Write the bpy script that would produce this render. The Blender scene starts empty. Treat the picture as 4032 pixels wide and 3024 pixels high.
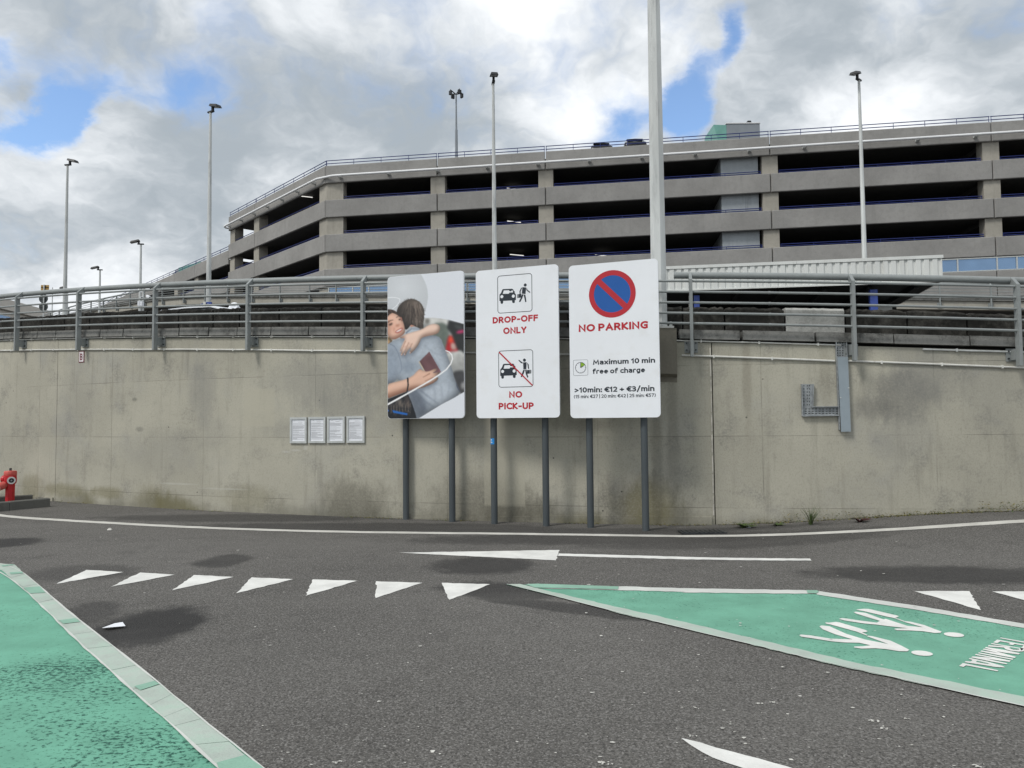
import bpy, bmesh, math, random
import numpy as np
from mathutils import Vector, Matrix, Euler

random.seed(11)
SC = bpy.context.scene
COL = SC.collection
R = math.radians

# ------------------------------------------------------------------ camera
F = 2916.0                      # focal length in photo pixels (photo 4032 wide)
PITCH, ROLL = R(2.72), R(-0.50)
CAMH = 1.6
cam_d = bpy.data.cameras.new("camera")
cam = bpy.data.objects.new("camera", cam_d)
COL.objects.link(cam)
cam_d.sensor_width = 36.0
cam_d.lens = 36.0 * F / 4032.0
cam_d.clip_start = 0.1
cam_d.clip_end = 5000
cam.location = (0, 0, CAMH)
CM = (Matrix.Rotation(R(90) + PITCH, 3, 'X') @ Matrix.Rotation(ROLL, 3, 'Z'))
cam.rotation_euler = CM.to_euler()
SC.camera = cam

# ------------------------------------------------------------------ light
SUN_EL, SUN_AZ = R(50), R(232)       # azimuth measured clockwise from +Y
sun_d = bpy.data.lights.new("sun", 'SUN')
sun_d.energy = 1.5
sun_d.angle = R(14)
sun_d.color = (1.0, 0.965, 0.91)
sun = bpy.data.objects.new("sun", sun_d)
COL.objects.link(sun)
sd = Vector((math.sin(SUN_AZ) * math.cos(SUN_EL), math.cos(SUN_AZ) * math.cos(SUN_EL), math.sin(SUN_EL)))
sun.rotation_euler = sd.to_track_quat('Z', 'Y').to_euler()

SC.view_settings.view_transform = 'Standard'
SC.view_settings.look = 'None'
SC.view_settings.gamma = 1.0
SC.view_settings.use_curve_mapping = False
SC.view_settings.exposure = 0.5
SC.render.engine = 'CYCLES'
SC.cycles.max_bounces = 6
SC.cycles.use_denoising = True


class NT:
    """small helper round a node tree"""
    def __init__(s, nt):
        s.nt = nt
        nt.nodes.clear()

    def n(s, t, **kw):
        nd = s.nt.nodes.new(t)
        for k, v in kw.items():
            setattr(nd, k, v)
        return nd

    def link(s, a, b):
        s.nt.links.new(a, b)

    def put(s, sock, v):
        if isinstance(v, bpy.types.NodeSocket):
            s.nt.links.new(v, sock)
        elif isinstance(v, (tuple, list)) and sock.type == 'RGBA' and len(v) == 3:
            sock.default_value = (*v, 1)
        else:
            sock.default_value = v

    def math(s, op, a, b=0.5, c=None, clamp=False):
        nd = s.n('ShaderNodeMath', operation=op, use_clamp=clamp)
        s.put(nd.inputs[0], a)
        s.put(nd.inputs[1], b)
        if c is not None:
            s.put(nd.inputs[2], c)
        return nd.outputs[0]

    def vmath(s, op, a, b=None, out=0):
        nd = s.n('ShaderNodeVectorMath', operation=op)
        s.put(nd.inputs[0], a)
        if b is not None:
            if op == 'SCALE':
                s.put(nd.inputs[3], b)
            else:
                s.put(nd.inputs[1], b)
        return nd.outputs['Value'] if op in ('LENGTH', 'DOT_PRODUCT', 'DISTANCE') else nd.outputs[0]

    def noise(s, vec, scale, detail=4, rough=0.55, dist=0.0, color=False):
        nd = s.n('ShaderNodeTexNoise')
        s.put(nd.inputs['Vector'], vec)
        s.put(nd.inputs['Scale'], scale)
        nd.inputs['Detail'].default_value = detail
        nd.inputs['Roughness'].default_value = rough
        nd.inputs['Distortion'].default_value = dist
        return nd.outputs['Color'] if color else nd.outputs['Fac']

    def voro(s, vec, scale, feature='F1', out='Distance', rand=1.0):
        nd = s.n('ShaderNodeTexVoronoi', feature=feature)
        s.put(nd.inputs['Vector'], vec)
        s.put(nd.inputs['Scale'], scale)
        nd.inputs['Randomness'].default_value = rand
        return nd.outputs[out]

    def step(s, x, lo, hi, a=0.0, b=1.0):
        nd = s.n('ShaderNodeMapRange', interpolation_type='SMOOTHSTEP')
        s.put(nd.inputs[0], x)
        for i, v in zip((1, 2, 3, 4), (lo, hi, a, b)):
            s.put(nd.inputs[i], v)
        return nd.outputs[0]

    def mix(s, fac, a, b, blend='MIX'):
        nd = s.n('ShaderNodeMix', data_type='RGBA', blend_type=blend)
        nd.clamp_factor = True
        s.put(nd.inputs[0], fac)
        s.put(nd.inputs[6], a)
        s.put(nd.inputs[7], b)
        return nd.outputs[2]

    def mul(s, vec, xyz):
        return s.vmath('MULTIPLY', vec, xyz)

    def bump(s, h, strength=0.3, dist=0.02):
        nd = s.n('ShaderNodeBump')
        nd.inputs['Strength'].default_value = strength
        nd.inputs['Distance'].default_value = dist
        s.put(nd.inputs['Height'], h)
        return nd.outputs[0]


def ray(u, v):
    d = CM @ Vector(((u - 2016) / F, -(v - 1512) / F, -1.0))
    return d.normalized()


def wdir(u, v):
    return tuple(ray(u, v))


# ------------------------------------------------------------------ sky
world = bpy.data.worlds.new("World")
SC.world = world
world.use_nodes = True
w = NT(world.node_tree)
tc = w.n('ShaderNodeTexCoord')
dirv = w.vmath('NORMALIZE', tc.outputs['Generated'])
sep = w.n('ShaderNodeSeparateXYZ')
w.link(dirv, sep.inputs[0])
zz = w.math('ADD', w.math('MAXIMUM', sep.outputs[2], 0.0), 0.45)
cmb = w.n('ShaderNodeCombineXYZ')
w.link(w.math('DIVIDE', sep.outputs[0], zz), cmb.inputs[0])
w.link(w.math('DIVIDE', sep.outputs[1], zz), cmb.inputs[1])
cmb.inputs[2].default_value = 3.7
cp = cmb.outputs[0]
sky = w.n('ShaderNodeTexSky', sky_type='NISHITA')
sky.sun_disc = False
sky.sun_elevation = SUN_EL
sky.sun_rotation = SUN_AZ
sky.air_density = 1.0
sky.dust_density = 0.3
sky.ozone_density = 3.0
warp = w.noise(cp, 3.4, 5, 0.55, color=True)
cpw = w.vmath('ADD', cp, w.vmath('SCALE', w.vmath('SUBTRACT', warp, (0.5, 0.5, 0.5)), 0.36))
dw = w.vmath('NORMALIZE', w.vmath('ADD', dirv, w.vmath('SCALE', w.vmath('SUBTRACT', w.noise(cp, 6.5, 7, 0.62, color=True), (0.5, 0.5, 0.5)), 0.09)))


def lobe(u, v, rad, amp):
    """soft disc on the sky round one direction"""
    d = w.vmath('DISTANCE', dw, wdir(u, v))
    return w.step(d, rad / F, 0.15 * rad / F, 0.0, amp)


def add_all(xs):
    t = xs[0]
    for x in xs[1:]:
        t = w.math('ADD', t, x)
    return t


big = w.noise(cpw, 1.7, 9, 0.54)
fine = w.noise(cpw, 5.5, 8, 0.56)
cover = w.math('ADD', w.math('MULTIPLY', big, 0.5), w.math('MULTIPLY', fine, 0.5))
gaps = add_all([lobe(*g) for g in (
    (280, 330, 180, .09), (420, 345, 110, .08), (220, 420, 140, .12), (270, 490, 170, .17), (180, 540, 150, .14), (70, 490, 130, .12), (600, 340, 150, .07), (760, 350, 160, .07),
    (2670, 60, 190, .13), (2720, 420, 150, .19), (2680, 490, 170, .15), (2690, 280, 140, .14), (2865, 60, 110, .19), (2860, 150, 110, .17), (2780, 230, 120, .10),
    (2520, 450, 180, .13), (2440, 520, 150, .08), (20, 330, 90, .10), (50, 200, 100, .06), (-20, 180, 80, .10))])
puff = add_all([lobe(*g) for g in (
    (440, 460, 130, .20), (2540, 540, 120, .12), (110, 380, 110, .12), (2960, 330, 160, .16), (2770, 110, 80, .10), (2580, 250, 110, .10), (380, 620, 250, .1))])
cov = w.math('ADD', w.math('SUBTRACT', cover, gaps), puff)
cfac = w.step(cov, 0.235, 0.475)
# thick cloud: darker bases, bright rims where the cloud thins
o2 = w.vmath('ADD', cpw, (0.05, 0.085, 0.0))
big2 = w.noise(o2, 1.7, 9, 0.54)
fine2 = w.noise(o2, 5.5, 8, 0.56)
relief = w.math('ADD', w.math('MULTIPLY', w.math('SUBTRACT', big, big2), 1.15), w.math('MULTIPLY', w.math('SUBTRACT', fine, fine2), 0.7))
shade1 = w.noise(w.vmath('ADD', cpw, (5.2, 1.7, 0)), 1.5, 8, 0.55)
tone = w.math('ADD', w.math('ADD', w.math('MULTIPLY', shade1, 0.9), relief), 0.06)
tone = w.math('ADD', tone, add_all([lobe(*g) for g in (
    (2150, 120, 620, .24), (1650, 60, 400, .12), (3500, 60, 170, .22), (3350, 560, 380, .20), (3500, 340, 260, .12),
    (2350, 560, 300, .16), (450, 440, 200, .22), (1250, 640, 330, .12), (2950, 330, 210, .12),
    (200, 740, 380, .08), (1000, 180, 380, .07), (800, 60, 120, .12))]))
tone = w.math('SUBTRACT', tone, add_all([lobe(*g) for g in (
    (420, 130, 560, .20), (1650, 430, 560, .24), (3150, 260, 520, .20), (3900, 250, 520, .16),
    (1100, 480, 380, .18), (700, 700, 400, .10), (2300, 330, 200, .08))]))
rim = w.step(cov, 0.46, 0.32)
tone = w.math('ADD', tone, w.math('MULTIPLY', rim, 0.14))
tn = w.step(tone, 0.16, 0.88)
ccol = w.mix(tn, (0.30, 0.338, 0.372), (0.76, 0.78, 0.80))
bg1 = w.n('ShaderNodeBackground')
w.link(sky.outputs[0], bg1.inputs[0])
bg1.inputs[1].default_value = 0.15
bg2 = w.n('ShaderNodeBackground')
w.link(ccol, bg2.inputs[0])
bg2.inputs[1].default_value = 1.0
ms = w.n('ShaderNodeMixShader')
w.link(cfac, ms.inputs[0])
w.link(bg1.outputs[0], ms.inputs[1])
w.link(bg2.outputs[0], ms.inputs[2])
wo = w.n('ShaderNodeOutputWorld')
w.link(ms.outputs[0], wo.inputs[0])


# ------------------------------------------------------------------ pixel to place
def sstep(x):
    x = max(0.0, min(1.0, x))
    return x * x * (3 - 2 * x)


def ground_z(x, y):
    return 0.24 * sstep((x - 2.2) / 5.2) * sstep((y - 6.5) / 4.0)


def on_ground(u, v, off=0.0):
    """the point of the ground seen at a photo pixel"""
    d = ray(u, v)
    z = 0.0
    for _ in range(12):
        t = (z - CAMH) / d.z
        p = d * t
        z = ground_z(p.x, p.y)
    return Vector((p.x, p.y, z + off))


def at_depth(u, v, y):
    d = ray(u, v)
    t = y / d.y
    return Vector((d.x * t, y, CAMH + d.z * t))


CX, CY, RR = 9.2, 49.4, 39.0          # the ramp turns round this centre; RR is the railing


def on_cyl(u, v, r):
    d = ray(u, v)
    a = d.x ** 2 + d.y ** 2
    b = -2 * (d.x * CX + d.y * CY)
    c = CX ** 2 + CY ** 2 - r ** 2
    t = (-b - math.sqrt(b * b - 4 * a * c)) / (2 * a)
    return Vector((d.x * t, d.y * t, CAMH + d.z * t))


def phi_of(p):
    return math.atan2(p.x - CX, CY - p.y)


def phi_u(u, v=1300, r=RR):
    return phi_of(on_cyl(u, v, r))


def ring(phi, r, z=0.0):
    return Vector((CX + r * math.sin(phi), CY - r * math.cos(phi), z))


def HR(phi):                           # height of the handrail along the rising ramp
    return 3.74 - 1.794 * (phi + 0.1675)


# ------------------------------------------------------------------ materials
def newmat(name):
    m = bpy.data.materials.new(name)
    m.use_nodes = True
    t = NT(m.node_tree)
    out = t.n('ShaderNodeOutputMaterial')
    b = t.n('ShaderNodeBsdfPrincipled')
    t.link(b.outputs[0], out.inputs[0])
    return m, t, b


def pos(t):
    return t.n('ShaderNodeNewGeometry').outputs['Position']


def simple(name, col, rough=0.6, var=0.12, scale=6.0, metal=0.0, spec=0.4, bump=0.0, dirt=None, dirtamt=0.0, streak=False):
    m, t, b = newmat(name)
    p = pos(t)
    if streak:
        p = t.mul(p, (1, 1, 0.18))
    nz = t.noise(p, scale, 6, 0.6)
    hi = tuple(min(1, c * (1 + var)) for c in col)
    lo = tuple(c * (1 - var) for c in col)
    c = t.mix(t.step(nz, 0.3, 0.7), lo, hi)
    if dirt:
        d = t.noise(p, scale * 2.3, 7, 0.65)
        c = t.mix(t.math('MULTIPLY', t.step(d, 0.5, 0.72), dirtamt), c, dirt)
    t.put(b.inputs['Base Color'], c)
    t.put(b.inputs['Roughness'], t.step(nz, 0.2, 0.8, rough - 0.08, rough + 0.08))
    b.inputs['Metallic'].default_value = metal
    b.inputs['Specular IOR Level'].default_value = spec
    if bump:
        t.link(t.bump(t.noise(p, scale * 9, 4, 0.6), bump, 0.01), b.inputs['Normal'])
    return m


M = {}
M['rail'] = simple('grey green rail paint', (0.25, 0.27, 0.268), 0.5, 0.07, 5, dirt=(0.12, 0.12, 0.11), dirtamt=0.25)
M['bolt'] = simple('dark bolt steel', (0.05, 0.055, 0.06), 0.45, 0.2, 20, 0.6)
M['conduit'] = simple('white plastic conduit', (0.66, 0.66, 0.62), 0.5, 0.08, 4, dirt=(0.3, 0.28, 0.24), dirtamt=0.5)
M['galv'] = simple('galvanised steel', (0.55, 0.57, 0.56), 0.5, 0.14, 2.5, 0.0, dirt=(0.24, 0.25, 0.25), dirtamt=0.6, streak=True)
M['lamp_black'] = simple('black lamp housing', (0.02, 0.022, 0.024), 0.5, 0.2, 9)
M['lens'] = simple('lamp lens', (0.35, 0.37, 0.38), 0.2, 0.1, 9)
M['signpost'] = simple('slate grey post paint', (0.066, 0.078, 0.085), 0.42, 0.1, 5, dirt=(0.12, 0.12, 0.115), dirtamt=0.25, streak=True)
M['board'] = simple('white sign sheet', (0.82, 0.845, 0.88), 0.4, 0.02, 1.5, dirt=(0.7, 0.7, 0.68), dirtamt=0.25)
M['board_back'] = simple('sign aluminium', (0.3, 0.31, 0.32), 0.5, 0.1, 4)
M['print_red'] = simple('red print', (0.47, 0.022, 0.034), 0.4, 0.03, 3)
M['print_dark'] = simple('dark slate print', (0.022, 0.030, 0.040), 0.4, 0.05, 3)
M['print_blue'] = simple('blue print', (0.012, 0.10, 0.37), 0.4, 0.03, 3)
M['print_green'] = simple('green print', (0.24, 0.42, 0.03), 0.4, 0.03, 3)
M['print_grey'] = simple('grey print', (0.42, 0.43, 0.45), 0.5, 0.1, 40)
M['paper'] = simple('white paper', (0.76, 0.78, 0.82), 0.5, 0.03, 6)
M['frame_alu'] = simple('silver clip frame', (0.52, 0.54, 0.53), 0.35, 0.08, 8, 0.2)
M['red_paint'] = simple('red hydrant paint', (0.50, 0.016, 0.022), 0.42, 0.12, 8, dirt=(0.24, 0.02, 0.02), dirtamt=0.4, bump=0.1)
M['red_faded'] = simple('faded red paint', (0.58, 0.11, 0.09), 0.55, 0.14, 14)
M['white_cap'] = simple('white ring paint', (0.7, 0.7, 0.68), 0.5, 0.08, 20)
M['plate_white'] = simple('white enamel', (0.72, 0.68, 0.69), 0.4, 0.05, 20)
M['dark_red'] = simple('maroon print', (0.16, 0.012, 0.025), 0.45, 0.05, 20)
M['blue_rail'] = simple('navy rail paint', (0.022, 0.035, 0.16), 0.45, 0.12, 3)
M['blue_post'] = simple('blue column paint', (0.04, 0.075, 0.30), 0.5, 0.12, 4, dirt=(0.12, 0.16, 0.3), dirtamt=0.4)
M['canopy'] = simple('white profiled sheet', (0.66, 0.68, 0.66), 0.5, 0.04, 2, dirt=(0.5, 0.5, 0.46), dirtamt=0.35, streak=True)
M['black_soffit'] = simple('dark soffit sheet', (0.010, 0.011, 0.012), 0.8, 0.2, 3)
M['turquoise'] = simple('turquoise cladding', (0.13, 0.31, 0.27), 0.5, 0.1, 1.2)
M['grey_clad'] = simple('blue grey cladding', (0.24, 0.265, 0.29), 0.6, 0.06, 1.2)
M['tube_white'] = simple('white painted tube', (0.76, 0.77, 0.78), 0.4, 0.05, 1)
M['car_black'] = simple('black car paint', (0.012, 0.013, 0.015), 0.2, 0.1, 3)
M['car_white'] = simple('white car paint', (0.75, 0.77, 0.79), 0.2, 0.03, 3)
M['car_glass'] = simple('dark car glass', (0.02, 0.025, 0.03), 0.06, 0.05, 3, spec=0.7)
M['tyre'] = simple('tyre rubber', (0.02, 0.02, 0.02), 0.8, 0.1, 9)
M['hub'] = simple('wheel metal', (0.4, 0.4, 0.42), 0.35, 0.1, 9, 0.7)
M['yellow_back'] = simple('ochre sign back', (0.42, 0.26, 0.07), 0.5, 0.1, 4)
M['sign_back'] = simple('dark sign back', (0.05, 0.06, 0.06), 0.5, 0.1, 4)
M['terminal'] = simple('pale terminal cladding', (0.50, 0.47, 0.42), 0.6, 0.06, 0.2)
M['leaf'] = simple('weed leaf', (0.055, 0.085, 0.022), 0.55, 0.35, 25)
M['leaf_dry'] = simple('ochre moss', (0.14, 0.12, 0.035), 0.8, 0.4, 30)
M['leaf_dark'] = simple('dark red leaf', (0.06, 0.02, 0.02), 0.6, 0.3, 25)
M['flower'] = simple('yellow flower', (0.7, 0.5, 0.03), 0.5, 0.1, 9)
M['litter'] = simple('pale litter', (0.55, 0.54, 0.50), 0.7, 0.25, 9)
M['sticker'] = simple('bright blue sticker', (0.02, 0.24, 0.62), 0.4, 0.1, 30)
M['tray'] = simple('galvanised cable tray', (0.30, 0.32, 0.33), 0.45, 0.25, 18, 0.3, dirt=(0.16, 0.17, 0.17), dirtamt=0.6)
M['tray_cover'] = simple('grey tray cover', (0.27, 0.32, 0.355), 0.45, 0.05, 4)
M['dark_gap'] = simple('dark joint and gap shade', (0.02, 0.02, 0.018), 0.9, 0.2, 9)
M['sealant'] = simple('pale joint sealant', (0.50, 0.48, 0.42), 0.7, 0.25, 9)


def garage_concrete(name, col, warm=(1, 1, 1), streaks=0.5):
    m, t, b = newmat(name)
    p = pos(t)
    a = t.noise(p, 0.35, 6, 0.6)
    f = t.noise(p, 3.0, 8, 0.7)
    g = t.noise(p, 11.0, 5, 0.7)
    s = t.noise(t.mul(p, (1.3, 1.3, 0.12)), 1.6, 6, 0.65)
    c = t.mix(t.step(a, 0.3, 0.7), tuple(x * 0.88 for x in col), tuple(x * 1.1 for x in col))
    c = t.mix(t.math('MULTIPLY', t.step(f, 0.42, 0.7), 0.35), c, tuple(x * 0.7 for x in col))
    c = t.mix(t.math('MULTIPLY', t.step(g, 0.5, 0.75), 0.28), c, tuple(min(1, x * 1.35) for x in col))
    c = t.mix(t.math('MULTIPLY', t.step(s, 0.52, 0.74), streaks), c, tuple(x * 0.62 for x in col))
    t.put(b.inputs['Base Color'], c)
    b.inputs['Roughness'].default_value = 0.85
    b.inputs['Specular IOR Level'].default_value = 0.2
    t.link(t.bump(t.noise(p, 9, 6, 0.7), 0.3, 0.03), b.inputs['Normal'])
    return m


M['panel'] = garage_concrete('precast panel concrete', (0.292, 0.286, 0.274), streaks=0.25)
M['column'] = garage_concrete('buff column concrete', (0.36, 0.34, 0.295), streaks=0.5)
M['slab'] = garage_concrete('shaded slab concrete', (0.10, 0.098, 0.095))  # low tone carries the shade of the open decks and overpass underside
M['core'] = garage_concrete('streaked core wall', (0.36, 0.39, 0.41), streaks=0.95)
M['fascia'] = garage_concrete('overpass fascia concrete', (0.37, 0.355, 0.31))
M['coping'] = garage_concrete('kerb coping concrete', (0.20, 0.20, 0.19), streaks=0.8)
M['pier'] = garage_concrete('stained pier concrete', (0.20, 0.185, 0.15), streaks=0.9)
M['kerb'] = garage_concrete('dark kerb concrete', (0.13, 0.13, 0.12))


def block_mat(name, dark, pale, cover):
    m, t, b = newmat(name)
    p = pos(t)
    a = t.noise(t.mul(p, (1, 1, 0.6)), 2.6, 8, 0.68)
    f = t.noise(p, 13.0, 7, 0.72)
    k = t.math('ADD', t.math('MULTIPLY', a, 0.6), t.math('MULTIPLY', f, 0.4))
    c = t.mix(t.step(k, cover - 0.1, cover + 0.13), dark, pale)
    g = t.noise(p, 55, 3, 0.7)
    c = t.mix(t.math('MULTIPLY', t.step(g, 0.55, 0.75), 0.5), c, (0.012, 0.012, 0.011))
    t.put(b.inputs['Base Color'], c)
    b.inputs['Roughness'].default_value = 0.9
    b.inputs['Specular IOR Level'].default_value = 0.15
    t.link(t.bump(k, 0.6, 0.03), b.inputs['Normal'])
    return m


M['coping'] = block_mat('stained kerb coping concrete', (0.075, 0.075, 0.07), (0.235, 0.235, 0.222), 0.43)
M['block'] = block_mat('weathered black concrete', (0.028, 0.027, 0.024), (0.105, 0.1, 0.088), 0.55)
M['block_pale'] = block_mat('pale new concrete', (0.30, 0.30, 0.28), (0.50, 0.50, 0.47), 0.45)


DK, GY, OL, PL = (0.085, 0.080, 0.062), (0.215, 0.215, 0.205), (0.15, 0.135, 0.06), (0.44, 0.42, 0.34)
WALL_MARKS = [(1400, 1985, .75, .50, DK, .85, 0), (1890, 1975, 1.0, .48, DK, .7, 0), (2040, 2010, .8, .3, DK, .6, 0), (2500, 2000, .75, .55, DK, .75, 0), (2560, 1990, .5, .45, OL, .7, 0),
              (2585, 1800, .10, 1.6, DK, .6, 0), (2650, 1700, .10, 1.2, DK, .45, 0), (420, 1940, .55, .14, OL, .75, 0), (250, 1930, .9, .16, OL, .75, 0), (120, 1915, .5, .3, OL, .6, 0), (595, 1960, .5, .28, OL, .5, 0), (980, 1960, .7, .25, OL, .45, 0),  # first two streaks paint stain together with shade beside the no parking sign
              (1220, 1500, .9, .5, GY, .55, 0), (1350, 1600, .8, .35, GY, .6, 0), (800, 1540, .35, .7, GY, .6, 0), (840, 1700, .5, .4, GY, .3, 0), (1150, 1690, .6, .2, GY, .45, 0), (1420, 1480, .5, .5, GY, .45, 0),
              (3550, 1560, .6, .45, (.13, .13, .125), .75, 0), (3640, 1480, .6, .5, GY, .6, 0), (3450, 1610, .35, .2, (.13, .13, .125), .6, 0), (3560, 1720, .5, .4, GY, .5, 0), (3900, 1520, .5, .6, GY, .35, 0),
              (2940, 1480, .08, 1.0, (.19, .17, .13), .55, 0), (3250, 1500, .10, .9, (.22, .2, .15), .4, 0), (2300, 1673, .55, .14, (.15, .145, .125), .55, 0),  # last mark paints the shade the no parking board throws below it
              (1020, 1605, .33, .33, PL, .55, 1), (1985, 1740, .33, 1.0, PL, .45, 1), (2640, 1850, .3, .5, GY, .4, 0),
              (640, 1780, 1.2, .5, GY, .3, 0), (1125, 1779, .10, .022, (.55, .55, .52), .55, 0), (1165, 1773, .12, .02, (.55, .55, .52), .6, 0), (1203, 1763, .05, .05, (.55, .55, .52), .55, 0), (700, 1905, .5, .02, (.55, .55, .5), .5, 0), (880, 1925, .6, .02, (.55, .55, .5), .45, 0), (300, 1560, .8, .8, GY, .3, 0), (550, 1690, .12, .06, (.17, .17, .15), .8, 0), (530, 1573, .08, .04, (.15, .15, .13), .9, 0)]


def wall_mat(name, col, moss):
    """board marked retaining wall: UV is metres along the wall and metres up"""
    m, t, b = newmat(name)
    uv = t.n('ShaderNodeUVMap', uv_map='UVMap').outputs[0]
    sx = t.n('ShaderNodeSeparateXYZ')
    t.link(uv, sx.inputs[0])
    S, Z = sx.outputs[0], sx.outputs[1]
    a = t.noise(uv, 0.45, 6, 0.6)
    med = t.noise(uv, 1.7, 8, 0.66)
    f = t.noise(uv, 28, 6, 0.75)
    med2 = t.noise(t.mul(uv, (1.6, 0.8, 1)), 3.4, 9, 0.74)
    st = t.noise(t.mul(uv, (4.5, 0.45, 1)), 1.3, 7, 0.65)
    c = t.mix(t.step(a, 0.3, 0.7), tuple(x * 0.86 for x in col), tuple(min(1, x * 1.1) for x in col))
    # grey blooms and soot mottling
    mo = t.math('MULTIPLY', t.step(med, 0.5, 0.68), t.step(f, 0.36, 0.62))
    c = t.mix(t.math('MULTIPLY', mo, 0.62), c, (0.165, 0.163, 0.155))
    c = t.mix(t.math('MULTIPLY', t.step(t.noise(t.vmath('ADD', uv, (7, 3, 0)), 0.8, 7, 0.6), 0.5, 0.7), 0.35), c, (0.27, 0.275, 0.275))
    # rain streaks
    c = t.mix(t.math('MULTIPLY', t.step(st, 0.52, 0.72), 0.42), c, (0.19, 0.18, 0.15))
    # speckle
    c = t.mix(t.math('MULTIPLY', t.step(t.noise(t.mul(uv, (1.25, 0.8, 1)), 42, 4, 0.75), 0.46, 0.68), 0.38), c, (0.2, 0.19, 0.155))
    c = t.mix(t.math('MULTIPLY', t.step(t.noise(t.mul(uv, (1.5, 0.7, 1)), 16, 6, 0.75), 0.5, 0.68), t.step(med, 0.4, 0.6, 0.12, 0.42)), c, (0.185, 0.18, 0.155))
    # blow holes
    v = t.voro(uv, 2.1)
    c = t.mix(t.step(v, 0.035, 0.022), c, (0.07, 0.07, 0.065))
    # formwork seams: faint lines left by the boards
    def line(x, per, off, wdt, amt):
        q = t.math('ABSOLUTE', t.math('SUBTRACT', t.math('FRACT', t.math('DIVIDE', t.math('ADD', x, off), per)), 0.5))
        return t.math('MULTIPLY', t.step(q, wdt / per, wdt / per * 0.4), amt)
    ln = t.math('MAXIMUM', line(S, 2.42, 0.3, 0.012, 0.4), line(Z, 1.06, 0.27, 0.009, 0.45))
    ln = t.math('MULTIPLY', ln, t.step(t.noise(uv, 1.1, 3, 0.6), 0.35, 0.6))
    c = t.mix(ln, c, (0.10, 0.095, 0.08))
    # paler board patches of different pours
    ck = t.n('ShaderNodeTexWhiteNoise', noise_dimensions='2D')
    t.link(t.vmath('FLOOR', t.vmath('DIVIDE', t.vmath('ADD', uv, (0.3 + 1.21, 0.27 + 0.53, 0)), (2.42, 1.06, 1))), ck.inputs[0])
    c = t.mix(t.math('MULTIPLY', ck.outputs[0], 0.22), c, tuple(min(1, x * 1.22) for x in col))
    # algae and splash dirt in tongues at the foot of the wall
    tong = t.math('ADD', t.math('MULTIPLY', t.noise(t.mul(uv, (1, 0.1, 1)), 0.55, 5, 0.6), 1.5), t.math('MULTIPLY', t.noise(uv, 5, 6, 0.7), 0.28))
    hh = t.math('SUBTRACT', tong, t.math('MULTIPLY', Z, 1.15))
    c = t.mix(t.math('MULTIPLY', t.step(hh, 0.55, 0.95), moss), c, (0.085, 0.083, 0.06))
    og = t.math('MULTIPLY', t.step(hh, 0.62, 0.9), t.step(t.noise(t.vmath('ADD', uv, (3, 0, 0)), 0.5, 3), 0.5, 0.62))
    c = t.mix(t.math('MULTIPLY', og, moss), c, (0.13, 0.115, 0.035))
    # blooms, stains, patches and painted sign shade that stand where the photograph has them: (u, v, half width, half height, colour, strength, hard)
    for (u, v, hw, hv, colr, st_, hard) in WALL_MARKS:
        p0 = on_cyl(u, v, 38.84)
        ctr = (phi_of(p0) * 38.84 + 50, p0.z, 0)
        q = t.vmath('DIVIDE', t.vmath('SUBTRACT', t.vmath('SUBTRACT', uv, ctr), (0, 0.001, 0)), (hw, hv, 1))
        if hard:
            sq = t.n('ShaderNodeSeparateXYZ')
            t.link(t.vmath('ABSOLUTE', q), sq.inputs[0])
            k = t.step(t.math('MAXIMUM', sq.outputs[0], sq.outputs[1]), 1.03, 0.97)
        else:
            dd = t.math('ADD', t.vmath('LENGTH', q), t.math('MULTIPLY', t.math('SUBTRACT', med2, 0.5), 1.5))
            k = t.math('MULTIPLY', t.step(dd, 1.25, 0.35), t.step(f, 0.25, 0.62, 0.6, 1.0))
        c = t.mix(t.math('MULTIPLY', k, st_ * (1.0 if hard else 0.75)), c, colr)
    # white scuffs
    sc = t.math('MULTIPLY', t.step(t.noise(t.mul(uv, (3, 12, 1)), 1.6, 6, 0.7), 0.70, 0.78), 0.5)
    c = t.mix(sc, c, (0.55, 0.54, 0.5))
    t.put(b.inputs['Base Color'], c)
    b.inputs['Roughness'].default_value = 0.88
    b.inputs['Specular IOR Level'].default_value = 0.2
    hgt = t.math('SUBTRACT', t.math('ADD', t.math('MULTIPLY', f, 0.4), med), ln)
    t.link(t.bump(hgt, 0.25, 0.02), b.inputs['Normal'])
    return m


M['wall'] = wall_mat('retaining wall concrete', (0.425, 0.408, 0.338), 0.5)


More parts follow.
